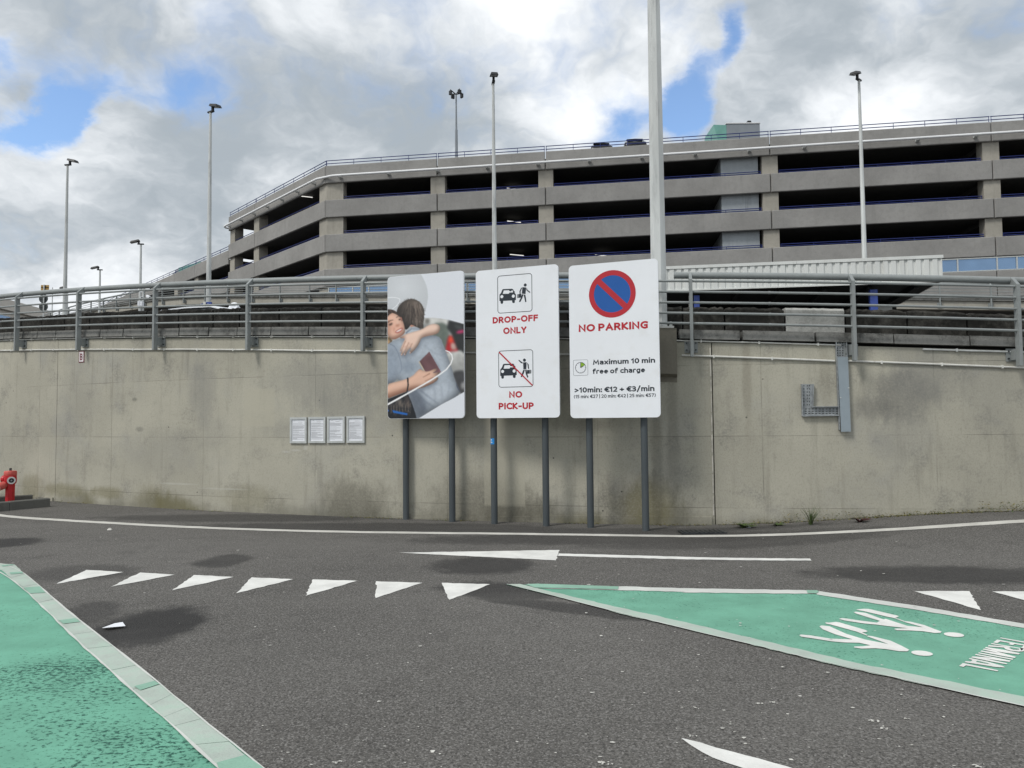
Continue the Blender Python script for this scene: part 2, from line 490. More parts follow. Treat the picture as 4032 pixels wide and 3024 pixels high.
def asphalt_mat():
    m, t, b = newmat('worn asphalt')
    p = t.mul(pos(t), (1, 1, 0))
    agg = t.voro(p, 120, 'F1', 'Color')
    sepa = t.n('ShaderNodeSeparateColor')
    t.link(agg, sepa.inputs[0])
    ag = sepa.outputs[0]
    big = t.noise(p, 0.28, 6, 0.62)
    med = t.noise(p, 2.2, 7, 0.68)
    fin = t.noise(p, 52, 5, 0.8)
    base = t.mix(t.step(big, 0.3, 0.7), (0.112, 0.107, 0.099), (0.160, 0.153, 0.142))
    base = t.mix(t.math('MULTIPLY', t.step(med, 0.48, 0.72), 0.45), base, (0.062, 0.059, 0.056))
    base = t.mix(t.math('MULTIPLY', t.step(fin, 0.43, 0.62), 0.85), base, (0.034, 0.033, 0.031))
    base = t.mix(t.math('MULTIPLY', t.step(ag, 0.70, 0.97), 0.62), base, (0.27, 0.262, 0.25))
    # damp and oily spots, each where the photograph has one: (u, v, length, width, turn, strength)
    tot = None
    brk = t.math('ADD', t.math('MULTIPLY', t.math('SUBTRACT', t.noise(p, 3.6, 7, 0.7), 0.5), 1.0), t.math('MULTIPLY', t.math('SUBTRACT', fin, 0.5), 0.9))
    for (u, v, a, bb, rot, st) in ((590, 2465, 0.42, 0.62, 0.0, 1.0), (330, 2420, 0.28, 0.5, 0.2, .6), (880, 2208, 0.30, 0.42, 0, .75), (10, 2138, 0.5, 0.45, 0, .95),
                                   (1900, 2226, 0.6, 0.5, -0.1, .8), (3680, 2262, 1.3, 0.42, -0.12, .8), (3900, 2275, .8, 0.3, 0, .6),
                                   (1960, 2325, 0.6, 0.35, -0.4, .8), (2250, 2395, 1.1, 0.16, -0.5, .7), (330, 2255, .6, 0.45, -0.2, .5),
                                   (900, 2040, 2.4, 0.5, -0.1, .6), (1500, 2075, 3.0, 0.45, -0.1, .65), (2450, 2120, 3.0, 0.5, 0.0, .6),
                                   (2200, 2090, 4.0, .28, -.05, .6), (330, 2520, 0.25, 0.8, 0.6, .45), (2950, 2130, 2.2, 0.5, 0.1, .5)):
        g = on_ground(u, v)
        q = t.vmath('SUBTRACT', p, (g.x, g.y, 0))
        rt = t.n('ShaderNodeVectorRotate', rotation_type='Z_AXIS')
        t.link(q, rt.inputs['Vector'])
        rt.inputs['Angle'].default_value = -rot
        q = t.vmath('DIVIDE', rt.outputs[0], (a, bb, 1))
        ln = t.math('ADD', t.vmath('LENGTH', q), brk)
        k = t.step(ln, 1.15, 0.72, 0.0, st)
        tot = k if tot is None else t.math('MAXIMUM', tot, k)
    wet = tot
    base = t.mix(wet, base, t.mix(0.86, base, (0.017, 0.0165, 0.017)))
    # pale tyre-worn drift
    base = t.mix(t.math('MULTIPLY', t.step(t.noise(t.mul(p, (0.25, 1, 1)), 0.7, 5, 0.6), 0.5, 0.72), 0.3), base, (0.15, 0.145, 0.135))
    t.put(b.inputs['Base Color'], base)
    t.put(b.inputs['Roughness'], t.step(tot, 0, 1, 0.88, 0.72))
    b.inputs['Specular IOR Level'].default_value = 0.25
    h = t.math('ADD', t.voro(p, 75), fin)
    t.link(t.bump(h, 0.55, 0.012), b.inputs['Normal'])
    return m


M['asphalt'] = asphalt_mat()


def paint_mat(name, col, wear, under=(0.055, 0.053, 0.05), scale=26.0, tint=None, cracks=False, heavy=None, aniso=(1, 1, 1)):
    """road paint with the stones showing where it has worn off"""
    m, t, b = newmat(name)
    p = t.mul(pos(t), (1, 1, 0))
    pa = t.mul(p, aniso)
    big = t.noise(p, 0.8, 5, 0.6)
    fin = t.noise(pa, scale, 5, 0.72)
    den = t.math('ADD', fin, t.math('MULTIPLY', t.math('SUBTRACT', big, 0.5), 0.42))
    if heavy:
        for (u, v, a) in heavy:
            g = on_ground(u, v)
            den = t.math('ADD', den, t.step(t.vmath('DISTANCE', p, (g.x, g.y, 0)), a, 0.0, 0.0, 0.06))
    worn = t.step(den, wear, wear + 0.075)
    c = t.mix(t.step(t.noise(p, 3, 6, 0.65), 0.3, 0.7), tuple(x * 0.86 for x in col), tuple(min(0.9, x * 1.08) for x in col))
    if tint:
        c = t.mix(t.math('MULTIPLY', t.step(t.noise(t.mul(p, (1, 1, 1)), 6, 7, 0.7), 0.42, 0.66), 0.7), c, tint)
    c = t.mix(t.math('MULTIPLY', t.step(t.noise(p, 60, 3, 0.7), 0.5, 0.75), 0.25), c, tuple(x * 0.6 for x in col))
    if cracks:
        e = t.voro(t.vmath('ADD', p, t.vmath('SCALE', t.noise(p, 4, 4, 0.6, color=True), 0.15)), 3.2, 'DISTANCE_TO_EDGE')
        c = t.mix(t.math('MULTIPLY', t.step(e, 0.014, 0.004), t.step(t.noise(p, 1.7, 3), 0.5, 0.6)), c, (0.06, 0.06, 0.055))
    c = t.mix(worn, c, under)
    t.put(b.inputs['Base Color'], c)
    b.inputs['Roughness'].default_value = 0.72
    b.inputs['Specular IOR Level'].default_value = 0.25
    h = t.math('SUBTRACT', t.noise(p, 45, 4, 0.7), worn)
    t.link(t.bump(h, 0.35, 0.008), b.inputs['Normal'])
    return m


M['road_white'] = paint_mat('white road paint', (0.70, 0.70, 0.67), 0.665, (0.14, 0.136, 0.128), scale=38)
M['road_line'] = paint_mat('old white line paint', (0.56, 0.55, 0.51), 0.64, scale=26)
M['green'] = paint_mat('green path paint', (0.145, 0.375, 0.270), 0.60, (0.02, 0.09, 0.065), 42, heavy=((150, 2720, 1.0), (420, 2640, 0.8), (60, 2640, 0.8), (250, 2960, 0.8), (700, 2960, .7)), aniso=(0.7, 1.0, 1))
M['green_far'] = paint_mat('fresher green path paint', (0.15, 0.365, 0.265), 0.595, (0.03, 0.13, 0.095), 40)
M['edge_pale'] = paint_mat('faded white border paint', (0.42, 0.48, 0.43), 0.70, (0.25, 0.30, 0.25), 30, tint=(0.36, 0.48, 0.40))
M['edge_green'] = paint_mat('green border paint', (0.25, 0.43, 0.335), 0.74, (0.1, 0.15, 0.12), 30)
M['edge_white'] = paint_mat('white border paint', (0.60, 0.61, 0.58), 0.70, (0.25, 0.27, 0.25), 30, tint=(0.46, 0.50, 0.46))


def glass_mat(name, tint):
    m, t, b = newmat(name)
    p = pos(t)
    nz = t.noise(p, 0.6, 4, 0.6)
    t.put(b.inputs['Base Color'], t.mix(nz, tuple(x * 0.8 for x in tint), tuple(x * 1.15 for x in tint)))
    b.inputs['Roughness'].default_value = 0.08
    b.inputs['Metallic'].default_value = 0.75
    return m


M['glass'] = glass_mat('blue solar glass', (0.20, 0.31, 0.47))


def emit(name, col, s):
    m = bpy.data.materials.new(name)
    m.use_nodes = True
    t = NT(m.node_tree)
    o = t.n('ShaderNodeOutputMaterial')
    e = t.n('ShaderNodeEmission')
    e.inputs[0].default_value = (*col, 1)
    e.inputs[1].default_value = s
    t.link(e.outputs[0], o.inputs[0])
    return m


M['tube_light'] = emit('fluorescent tube', (1, 0.98, 0.92), 0.7)


# ------------------------------------------------------------------ mesh helpers
ORIG = {}


def origin(o):
    return ORIG.get(o.name, Vector((0, 0, 0))) if o is not None else Vector((0, 0, 0))


class MB:
    """collects faces in world coordinates and links them as one mesh object"""
    def __init__(s):
        s.v, s.f, s.uv, s.mi = [], [], [], []

    def vert(s, p, uv=(0, 0)):
        s.v.append(Vector(p))
        s.uv.append(uv)
        return len(s.v) - 1

    def face(s, pts, uvs=None, mi=0):
        ids = [s.vert(p, uvs[i] if uvs else (0, 0)) for i, p in enumerate(pts)]
        s.f.append(ids)
        s.mi.append(mi)

    def hull(s, a, b, mi=0, uva=None, uvb=None):
        """solid between two rings of the same length (a bottom/front, b top/back)"""
        n = len(a)
        ia = [s.vert(p, uva[i] if uva else (0, 0)) for i, p in enumerate(a)]
        ib = [s.vert(p, uvb[i] if uvb else (0, 0)) for i, p in enumerate(b)]
        s.f.append(ia[::-1])
        s.f.append(ib)
        s.mi += [mi, mi]
        for i in range(n):
            j = (i + 1) % n
            s.f.append([ia[i], ia[j], ib[j], ib[i]])
            s.mi.append(mi)
        return s

    def box(s, c, sx, sy, sz, ax=None, mi=0):
        c = Vector(c)
        if ax is None:
            ax = (Vector((1, 0, 0)), Vector((0, 1, 0)), Vector((0, 0, 1)))
        X, Y, Z = ax[0] * sx / 2, ax[1] * sy / 2, ax[2] * sz / 2
        lo = [c - X - Y - Z, c + X - Y - Z, c + X + Y - Z, c - X + Y - Z]
        hi = [p + 2 * Z for p in lo]
        return s.hull(lo, hi, mi)

    def tube(s, path, r, n=8, mi=0, cap=True, squash=None):
        rings = []
        path = [Vector(p) for p in path]
        for i, p in enumerate(path):
            t = (path[min(i + 1, len(path) - 1)] - path[max(i - 1, 0)]).normalized()
            up = Vector((0, 0, 1)) if abs(t.z) < 0.9 else Vector((1, 0, 0))
            x = t.cross(up).normalized()
            y = x.cross(t).normalized()
            rr = r[i] if isinstance(r, (list, tuple)) else r
            rings.append([s.vert(p + (x * math.cos(2 * math.pi * k / n) + y * math.sin(2 * math.pi * k / n)) * rr) for k in range(n)])
        for a, b in zip(rings, rings[1:]):
            for k in range(n):
                j = (k + 1) % n
                s.f.append([a[k], a[j], b[j], b[k]])
                s.mi.append(mi)
        if cap:
            s.f.append(rings[0][::-1])
            s.f.append(rings[-1])
            s.mi += [mi, mi]
        return s

    def build(s, name, mat, parent=None, smooth=False, fix=True):
        me = bpy.data.meshes.new(name)
        o0 = origin(parent)
        me.from_pydata([tuple(p - o0) for p in s.v], [], s.f)
        if any(u != (0, 0) for u in s.uv):
            l = me.uv_layers.new(name='UVMap')
            for lp in me.loops:
                l.data[lp.index].uv = s.uv[lp.vertex_index]
        for m in (mat if isinstance(mat, (list, tuple)) else [mat]):
            me.materials.append(m)
        if any(s.mi):
            me.polygons.foreach_set('material_index', s.mi)
        if fix:
            bm = bmesh.new()
            bm.from_mesh(me)
            bmesh.ops.recalc_face_normals(bm, faces=bm.faces)
            bm.to_mesh(me)
            bm.free()
        if smooth:
            me.shade_smooth()
            try:
                me.set_sharp_from_angle(angle=R(40))
            except Exception:
                pass
        o = bpy.data.objects.new(name, me)
        COL.objects.link(o)
        if parent is not None:
            o.parent = parent
        ORIG[o.name] = o0
        return o


def tag(o, label=None, cat=None, group=None, kind=None):
    for k, v in (('label', label), ('category', cat), ('group', group), ('kind', kind)):
        if v:
            o[k] = v
    return o


def thing(name, label, cat, loc=(0, 0, 0), group=None):
    o = bpy.data.objects.new(name, None)
    COL.objects.link(o)
    o.location = loc
    o.empty_display_size = 0.1
    ORIG[o.name] = Vector(loc)
    return tag(o, label, cat, group)


# ------------------------------------------------------------------ ground
xs = np.concatenate([[-1500, -400, -120, -60, -30], np.arange(-18, 18.01, 0.25), [30, 60, 120, 400, 1500]])
ys = np.concatenate([[-1500, -300, -60, -20, -6], np.arange(-1, 16.01, 0.25), [30, 60, 150, 500, 2500]])
gm = MB()
for y in ys:
    for x in xs:
        gm.vert((x, y, ground_z(x, y)))
nx = len(xs)
for j in range(len(ys) - 1):
    for i in range(nx - 1):
        gm.f.append([j * nx + i, j * nx + i + 1, (j + 1) * nx + i + 1, (j + 1) * nx + i])
        gm.mi.append(0)
ground = tag(gm.build('ground', M['asphalt'], smooth=True, fix=False), 'worn grey asphalt road with dark damp spots in front of the ramp wall', kind='structure')


def flat(name, pts, mat, parent, off=0.004, world=False):
    """painted marking: a thin sheet that follows the ground. pts are photo pixels, or ground points when world is set"""
    P = [Vector((p[0], p[1], 0)) for p in pts] if world else [on_ground(u, v) for u, v in pts]
    bm = bmesh.new()
    vs = [bm.verts.new((p.x, p.y, 0)) for p in P]
    f = bm.faces.new(vs)
    bmesh.ops.triangulate(bm, faces=[f])
    for _ in range(6):
        es = [e for e in bm.edges if e.calc_length() > 0.5]
        if not es:
            break
        bmesh.ops.subdivide_edges(bm, edges=es, cuts=1)
        bmesh.ops.triangulate(bm, faces=[q for q in bm.faces if len(q.verts) > 3])
    o0 = origin(parent)
    for q in bm.verts:
        q.co.z = ground_z(q.co.x, q.co.y) + off
    for q in bm.faces:
        q.normal_update()
        if q.normal.z < 0:
            q.normal_flip()
    me = bpy.data.meshes.new(name)
    bm.to_mesh(me)
    bm.free()
    me.transform(Matrix.Translation(-o0))
    me.materials.append(mat)
    o = bpy.data.objects.new(name, me)
    COL.objects.link(o)
    o.parent = parent
    ORIG[o.name] = o0
    return o


def ragged(pts, amp=0.009, step=0.06):
    """outline in ground metres with slightly uneven paint edges"""
    P = [on_ground(u, v) for u, v in pts]
    out = []
    for i, a in enumerate(P):
        b = P[(i + 1) % len(P)]
        d = (b - a)
        n = max(1, int(d.length / step))
        nr = Vector((-d.y, d.x, 0)).normalized() if d.length > 0 else Vector()
        for k in range(n):
            q = a + d * k / n
            if k:
                q = q + nr * random.uniform(-amp, amp)
            out.append((q.x, q.y))
    return out


# give-way triangles (photo pixels)
s1 = 1350 / 2187
TRI = [[(550, 397), (788, 411), (360, 486)], [(893, 414), (1113, 428), (707, 505)], [(1237, 430), (1491, 442), (1098, 528)],
       [(1605, 445), (1870, 457), (1505, 547)], [(1995, 458), (2278, 467), (1950, 563)]]
TRI = [[(x * s1, 2000 + y * s1) for x, y in t] for t in TRI]
TRI += [[(1350 + x * s1, 2000 + y * s1) for x, y in t] for t in ([(212, 470), (508, 480), (210, 577)], [(630, 480), (940, 489), (680, 588)])]
TRI += [[(2682 + x * s1, 2000 + y * s1) for x, y in t] for t in ([(1487, 533), (1838, 533), (1913, 655)], [(1985, 535), (2345, 535), (2450, 660)])]
for t in TRI:
    flat('give_way_triangle', ragged(t), M['road_white'], ground, world=True)

# white line along the foot of the wall, built as a ribbon of constant width
edge_px = [(-260, 1990), (-120, 2012), (0, 2031), (62, 2038), (247, 2049), (432, 2060), (680, 2073), (926, 2084), (1350, 2095.5), (1660, 2099), (1970, 2102),
           (2330, 2107), (2682, 2112), (2910, 2110), (3176, 2102), (3410, 2092), (3640, 2079), (3760, 2071), (4032, 2054), (4300, 2036)]
C = [on_ground(u, v) for u, v in edge_px]


def ribbon(name, C, wdt, mat, parent, off=0.004, amp=0.006):
    D = []
    for a, b in zip(C, C[1:]):
        n = max(1, int((b - a).length / 0.2))
        D += [a.lerp(b, k / n) for k in range(n)]
    D.append(C[-1])
    for _ in range(8):
        D = [D[0]] + [D[i - 1] * .25 + D[i] * .5 + D[i + 1] * .25 for i in range(1, len(D) - 1)] + [D[-1]]
    L, Rr = [], []
    for i, p in enumerate(D):
        t = (D[min(i + 1, len(D) - 1)] - D[max(i - 1, 0)]).normalized()
        n = Vector((-t.y, t.x, 0))
        L.append(p + n * (wdt / 2 + random.uniform(-amp, amp)))
        Rr.append(p - n * (wdt / 2 + random.uniform(-amp, amp)))
    mb = MB()
    for P in (L, Rr):
        for p in P:
            mb.vert((p.x, p.y, ground_z(p.x, p.y) + off))
    n = len(D)
    for i in range(n - 1):
        mb.f.append([n + i, n + i + 1, i + 1, i])
        mb.mi.append(0)
    return mb.build(name, mat, parent, fix=False)


ribbon('edge_line', C, 0.17, M['road_line'], ground, amp=0.012)

AR = [(355, 287), (1381, 270), (1360, 336)]
flat('arrow_head', ragged([(1350 + x * s1, 2000 + y * s1) for x, y in AR]), M['road_white'], ground, world=True)
flat('lane_line', ragged([(1350 + 1377 * s1, 2000 + 292 * s1), (2682, 2000 + 313 * s1), (2682 + 822 * s1, 2000 + 325 * s1), (2682 + 832 * s1, 2000 + 338 * s1), (2682, 2000 + 329 * s1), (1350 + 1372 * s1, 2000 + 308 * s1)]), M['road_white'], ground, world=True)
flat('arrow_tail', ragged([(2682 + x * s1, 2000 + y * s1) for x, y in ((0, 1472), (120, 1500), (330, 1560), (680, 1655), (960, 1740), (700, 1760), (380, 1659), (290, 1630), (130, 1560))]), M['road_white'], ground, world=True)
# iron drain cover at the low point by the wall
g = on_ground(2765, 2098)
dr = MB()
dr.box(g + Vector((0, 0, 0.012)), 0.62, 0.26, 0.02)
for k in range(9):
    dr.box(g + Vector((-0.26 + k * 0.065, 0, 0.026)), 0.03, 0.22, 0.008)
dr.build('drain_cover', M['bolt'], ground)

# ---- green walkways with painted borders
r3 = lambda x, y: (2682 + x * s1, 2000 + y * s1)
r2 = lambda x, y: (1350 + x * s1, 2000 + y * s1)
r1 = lambda x, y: (x * s1, 2000 + y * s1)
path_r = tag(flat('path', [r2(1040, 490), r2(2187, 517), r3(850, 532), r3(2187, 745), r3(2700, 827), r3(2700, 1390), r3(2187, 1270), r3(0, 770), r2(1500, 604)],
                  M['green_far'], None, 0.004), 'green painted walkway with white walking figures on the right', kind='structure')
top = flat('border_line', ragged([r2(1180, 489), r2(2187, 517), r3(850, 531), r3(875, 541), r3(862, 553), r3(0, 545), r2(2187, 541), r2(1225, 516)]), M['edge_white'], path_r, 0.008, True)
flat('border_line', ragged([r3(876, 535), r3(1500, 629), r3(2187, 745), r3(2700, 830), r3(2700, 860), r3(2187, 772), r3(1500, 655), r3(864, 557)]), M['edge_white'], path_r, 0.008, True)
flat('border_line', ragged([r2(1045, 491), r2(1130, 490), r2(1250, 520), r2(1700, 626), r2(2187, 735), r3(1090, 990), r3(2187, 1212), r3(2700, 1325), r3(2700, 1390), r3(2187, 1270), r3(1090, 1035), r3(0, 770), r2(1850, 700), r2(1500, 605)]), M['edge_pale'], path_r, 0.0085, True)
flat('border_patch', [r2(1165, 494), r2(1240, 491), r2(1760, 509), r2(1755, 527), r2(1225, 516)], M['edge_green'], path_r, 0.0125)
flat('border_patch', [r3(800, 532), r3(866, 533), r3(880, 541), r3(862, 553), r3(806, 551)], M['edge_green'], path_r, 0.0125)

path_l = tag(flat('path', [r1(-700, 330), r1(-300, 340), r1(0, 361), r1(90, 365), r1(235, 490), r1(500, 720), r1(1010, 1130), r1(1285, 1340), r1(1660, 1659), r1(1900, 1870), r1(-700, 1900)],
                  M['green'], None, 0.004), 'green painted walkway worn through to the asphalt at the left', kind='structure')
outer = [(0, 358), (92, 365), (160, 425), (235, 491), (345, 587), (500, 720), (600, 795), (720, 886), (870, 1010), (1010, 1128), (1100, 1195), (1200, 1280), (1290, 1352), (1460, 1500), (1660, 1659), (1900, 1850)]
inner = [(-70, 380), (10, 402), (70, 452), (140, 508), (240, 610), (370, 728), (450, 815), (545, 905), (700, 1045), (850, 1165), (950, 1270), (1040, 1345), (1110, 1400), (1240, 1520), (1390, 1668), (1590, 1860)]
for k in range(len(outer) - 1):
    a, b, c, d = (Vector(q) for q in (outer[k], outer[k + 1], inner[k + 1], inner[k]))
    e = 0.006
    q = [a.lerp(b, e), a.lerp(b, 1 - e), d.lerp(c, 1 - e), d.lerp(c, e)]
    flat('border_stone', ragged([r1(*x) for x in q], 0.005, 0.1), M['edge_pale'], path_l, 0.0085, True)
for q in ([(8, 372), (80, 366), (86, 370), (18, 380)], [(60, 417), (140, 413), (148, 424), (68, 430)], [(150, 516), (255, 508), (290, 548), (190, 553)], [(375, 726), (480, 712), (512, 735), (405, 748)],
          [(855, 1150), (985, 1115), (1018, 1135), (895, 1175)], [(1385, 1640), (1560, 1592), (1660, 1659), (1750, 1735), (1480, 1750), (1390, 1668)]):
    flat('border_patch', [r1(*x) for x in q], M['edge_green'], path_l, 0.0125)

for L_ in (outer, inner):
    ribbon('border_rim', [on_ground(*r1(*q_)) for q_ in L_], 0.012, M['edge_white'], path_l, 0.0105, 0.005)
ribbon('border_rim', [on_ground(*r2(1045, 491)), on_ground(*r2(1500, 604)), on_ground(*r2(1850, 699)), on_ground(*r3(0, 769)), on_ground(*r3(1090, 1034)), on_ground(*r3(2187, 1269)), on_ground(*r3(2700, 1389))], 0.012, M['edge_white'], path_r, 0.0105, 0.005)

# walking figures and the word on the right walkway
sp = 700 / 2212
pf = lambda L: [(3130 + x * sp, 2380 + y * sp) for x, y in L]


def ell(cx, cy, a, b, rot, n=22):
    c, s = math.cos(rot), math.sin(rot)
    return [(cx + a * math.cos(k * 2 * math.pi / n) * c - b * math.sin(k * 2 * math.pi / n) * s, cy + a * math.cos(k * 2 * math.pi / n) * s + b * math.sin(k * 2 * math.pi / n) * c) for k in range(n)]


FIG = [[(55, 398), (75, 388), (200, 400), (450, 440), (720, 450), (500, 385), (350, 325), (305, 288), (330, 275), (430, 285), (640, 380), (870, 450), (1165, 508), (900, 412), (905, 403), (960, 408), (1190, 465), (1330, 530), (1424, 580), (1400, 598), (1300, 597), (1130, 570), (1000, 560), (830, 565), (735, 550), (740, 538), (850, 535), (940, 523), (800, 492), (620, 488), (460, 474), (250, 440), (80, 415)],
       ell(1582, 622, 136, 31, 0.10),
       [(375, 243), (390, 236), (430, 240), (510, 230), (560, 238), (880, 332), (906, 348), (880, 358), (835, 360), (900, 392), (895, 402), (820, 372), (760, 350), (440, 262), (400, 256)],
       [(548, 193), (580, 183), (640, 188), (800, 212), (1020, 240), (1058, 218), (900, 170), (760, 125), (730, 108), (760, 103), (880, 118), (1060, 185), (1105, 200), (1130, 192), (1400, 280), (1600, 298), (1365, 232), (1370, 222), (1440, 228), (1610, 270), (1750, 325), (1826, 352), (1815, 366), (1740, 370), (1600, 348), (1440, 338), (1270, 335), (1235, 322), (1250, 314), (1410, 310), (1200, 288), (1030, 266), (860, 250), (620, 213)],
       ell(1980, 390, 128, 27, 0.09),
       [(762, 77), (800, 72), (860, 66), (920, 68), (1260, 148), (1295, 162), (1265, 175), (1245, 178), (1370, 222), (1362, 230), (1235, 182), (1160, 168), (850, 94), (800, 86)]]
for nm, q in zip(('walking_figure', 'figure_head', 'figure_bag') * 2, FIG):
    flat(nm, pf(q), M['road_white'], path_r, 0.0085)
st = 300 / 2212
tf = lambda L: [(3732 + x * st, 2450 + y * st) for x, y in L]
WORD = {'T': [(1505, 495), (1540, 478), (2560, 655), (2650, 590), (2700, 600), (2450, 830), (2400, 815), (2530, 690)],
        'E': [(1435, 538), (2330, 705), (2140, 860), (2100, 790), (2150, 765), (2205, 712), (1945, 668), (1885, 700), (1755, 672), (1810, 645), (1815, 638), (1520, 590), (1440, 640), (1320, 622)],
        'R': [(1275, 642), (2310, 815), (2260, 850), (2180, 882), (2060, 890), (1830, 862), (1680, 820), (1630, 770), (1160, 738), (1190, 700), (1560, 728), (1700, 738), (1250, 668)],
        'M': [(1105, 755), (1700, 850), (2105, 940), (2050, 972), (1700, 928), (1400, 880), (1990, 1045), (1940, 1075), (1500, 1000), (945, 885), (980, 856), (1480, 935), (1015, 828), (1045, 803), (1350, 850), (1560, 895), (1080, 785)],
        'I': [(905, 912), (1910, 1100), (1875, 1128), (875, 938)],
        'N': [(820, 958), (1300, 1045), (1832, 1155), (1790, 1188), (1500, 1150), (1100, 1090), (1735, 1235), (1700, 1258), (1350, 1195), (680, 1058), (720, 1030), (1000, 1045), (1290, 1075), (785, 985)],
        'A': [(640, 1075), (1150, 1180), (1600, 1310), (1665, 1352), (1400, 1340), (1000, 1275), (485, 1198), (520, 1165), (660, 1178), (720, 1135), (610, 1103)],
        'L': [(440, 1222), (560, 1245), (1475, 1435), (1440, 1462), (530, 1290), (460, 1335), (330, 1308)]}
for k, q in WORD.items():
    flat('letter', tf(q), M['road_white'], path_r, 0.0085)
flat('letter_hole', tf([(1780, 785), (1830, 772), (2080, 818), (2050, 838), (1900, 832)]), M['green_far'], path_r, 0.012)
flat('letter_hole', tf([(815, 1190), (860, 1170), (1230, 1255), (1150, 1252)]), M['green_far'], path_r, 0.012)

# chewing gum, paint chips and bits of paper trodden flat
fl = MB()
rnd = random.Random(5)
for k in range(260):
    if k < 190:
        u, v = rnd.uniform(1000, 4100), rnd.uniform(2380, 3090)
    else:
        u, v = rnd.uniform(0, 4000), rnd.uniform(2090, 2500)
    g = on_ground(u, v)
    n = rnd.randint(5, 8)
    r0 = rnd.choice([0.004, 0.005, 0.006, 0.008, 0.008, 0.011, 0.014]) * (1.5 if g.y > 7 else 1.0)
    a0, sq = rnd.uniform(0, 6.3), rnd.uniform(0.35, 1)
    ring_ = []
    for i in range(n):
        a = a0 + i * 2 * math.pi / n
        rr = r0 * rnd.uniform(0.5, 1.25)
        ring_.append((g.x + rr * math.cos(a), g.y + rr * math.sin(a) * sq, ground_z(g.x, g.y) + 0.004 + (.0105 if 2000 < u and v < 2700 else 0)))
    c = fl.vert((g.x, g.y, ground_z(g.x, g.y) + 0.0055 + (.0105 if 2000 < u and v < 2700 else 0)))
    ids = [fl.vert(q) for q in ring_]
    for i in range(n):
        fl.f.append([c, ids[i], ids[(i + 1) % n]])
        fl.mi.append(0)
# larger torn, trodden patches seen lower right
for (u, v, r0) in ((3440, 2840, .03), (3475, 2870, .025), (2720, 2900, .02), (2990, 2772, .025), (3045, 2768, .022), (1325, 3003, .026), (3570, 2832, .016), (2390, 3010, .026), (3660, 2720, .015), (3840, 3020, .026), (2740, 2790, .016)):
    g = on_ground(u, v)
    for _ in range(9):
        px_, py_ = g.x + rnd.gauss(0, r0 * .5), g.y + rnd.gauss(0, r0 * .35)
        ids = [fl.vert((px_ + r0 * .3 * rnd.uniform(.4, 1.1) * math.cos(a), py_ + r0 * .24 * rnd.uniform(.4, 1.1) * math.sin(a), ground_z(px_, py_) + 0.004 + rnd.uniform(0, .002))) for a in (0, .9, 1.8, 2.8, 3.7, 4.6, 5.5)]
        fl.f.append(ids)
        fl.mi.append(0)
tag(fl.build('litter_flecks', M['litter'], None, fix=False), 'pale trodden chewing gum and paint flecks scattered over the asphalt', kind='stuff')


# ------------------------------------------------------------------ the retaining wall
RW = 38.84


def zs(lst):
    return lst


def arc_panel(name, p0, p1, mat, parent, r_out, r_in, zlo, zhi, uvz=True, n=None):
    """curved upright slab; zlo and zhi are functions of the angle"""
    n = n or max(2, int(abs(p1 - p0) * r_out / 0.35))
    mb = MB()
    rows = 10
    idx = []
    for i in range(n + 1):
        ph = p0 + (p1 - p0) * i / n
        s = ph * r_out
        colv = []
        for r in (r_out, r_in):
            for j in range(rows + 1):
                z = zlo(ph) + (zhi(ph) - zlo(ph)) * j / rows
                colv.append(mb.vert(ring(ph, r, z), (s + 50, z + 0.001)))
        idx.append(colv)
    m = rows + 1
    for i in range(n):
        a, b = idx[i], idx[i + 1]
        for j in range(rows):
            mb.f.append([a[j], b[j], b[j + 1], a[j + 1]])
            mb.f.append([b[m + j], a[m + j], a[m + j + 1], b[m + j + 1]])
        mb.f.append([a[rows], b[rows], b[m + rows], a[m + rows]])
        mb.f.append([b[0], a[0], a[m], b[m]])
    for e, flip in ((idx[0], False), (idx[-1], True)):
        for j in range(rows):
            q = [e[j], e[j + 1], e[m + j + 1], e[m + j]]
            mb.f.append(q[::-1] if flip else q)
    mb.mi = [0] * len(mb.f)
    return mb.build(name, mat, parent, smooth=False, fix=False)


wall = thing('retaining_wall', 'long curved buff concrete retaining wall carrying the ramp behind the three signs', 'wall', (CX, CY - RR, 0))
J0, J1 = phi_u(224, 1600, RW), phi_u(2807, 1600, RW)
jointsphi = [-0.86, J0, J1, J1 + 0.345, J1 + 0.62]
GAP = 0.00018
for a, b in zip(jointsphi, jointsphi[1:]):
    arc_panel('wall_panel', a + GAP, b - GAP, M['wall'], wall, RW, RW - 0.4, lambda p: -0.3, lambda p: HR(p) - 1.01)
arc_panel('dark_backing', -0.86, J1 + .62, M['dark_gap'], wall, RW - 0.06, RW - 0.09, lambda p: 0.0, lambda p: HR(p) - 1.05)  # near-black backing added to darken the open joints
arc_panel('recess_shade', -0.86, J1 + .62, M['dark_gap'], wall, RW - 0.14, RW - 0.4, lambda p: HR(p) - 1.012, lambda p: HR(p) - 0.93)  # near-black strip stands for the shade in the recess below the coping
# broken pale sealant left standing along the joint
sl = MB()
z = 0.15
while z < HR(J1) - 1.1:
    h = random.uniform(0.08, 0.3)
    c = ring(J1 - 0.0006, RW + 0.002, z + h / 2)
    sl.box(c, random.uniform(0.012, 0.022), 0.012, h)
    z += h + random.choice([0, 0.02, 0.05])
sl.build('joint_sealant', M['sealant'], wall)
# footing course showing at the low point
F0 = phi_u(1560, 2030, RW)
arc_panel('footing', F0, J1 - 0.0012, M['wall'], wall, RW + 0.022, RW - 0.1, lambda p: -0.2, lambda p: 0.03 + 0.10 * sstep((p - F0) / 0.10))
F1 = phi_u(-300, 1990, RW)
arc_panel('footing', F1, J0 - 0.0012, M['wall'], wall, RW + 0.03, RW - 0.1, lambda p: -0.2, lambda p: 0.075)

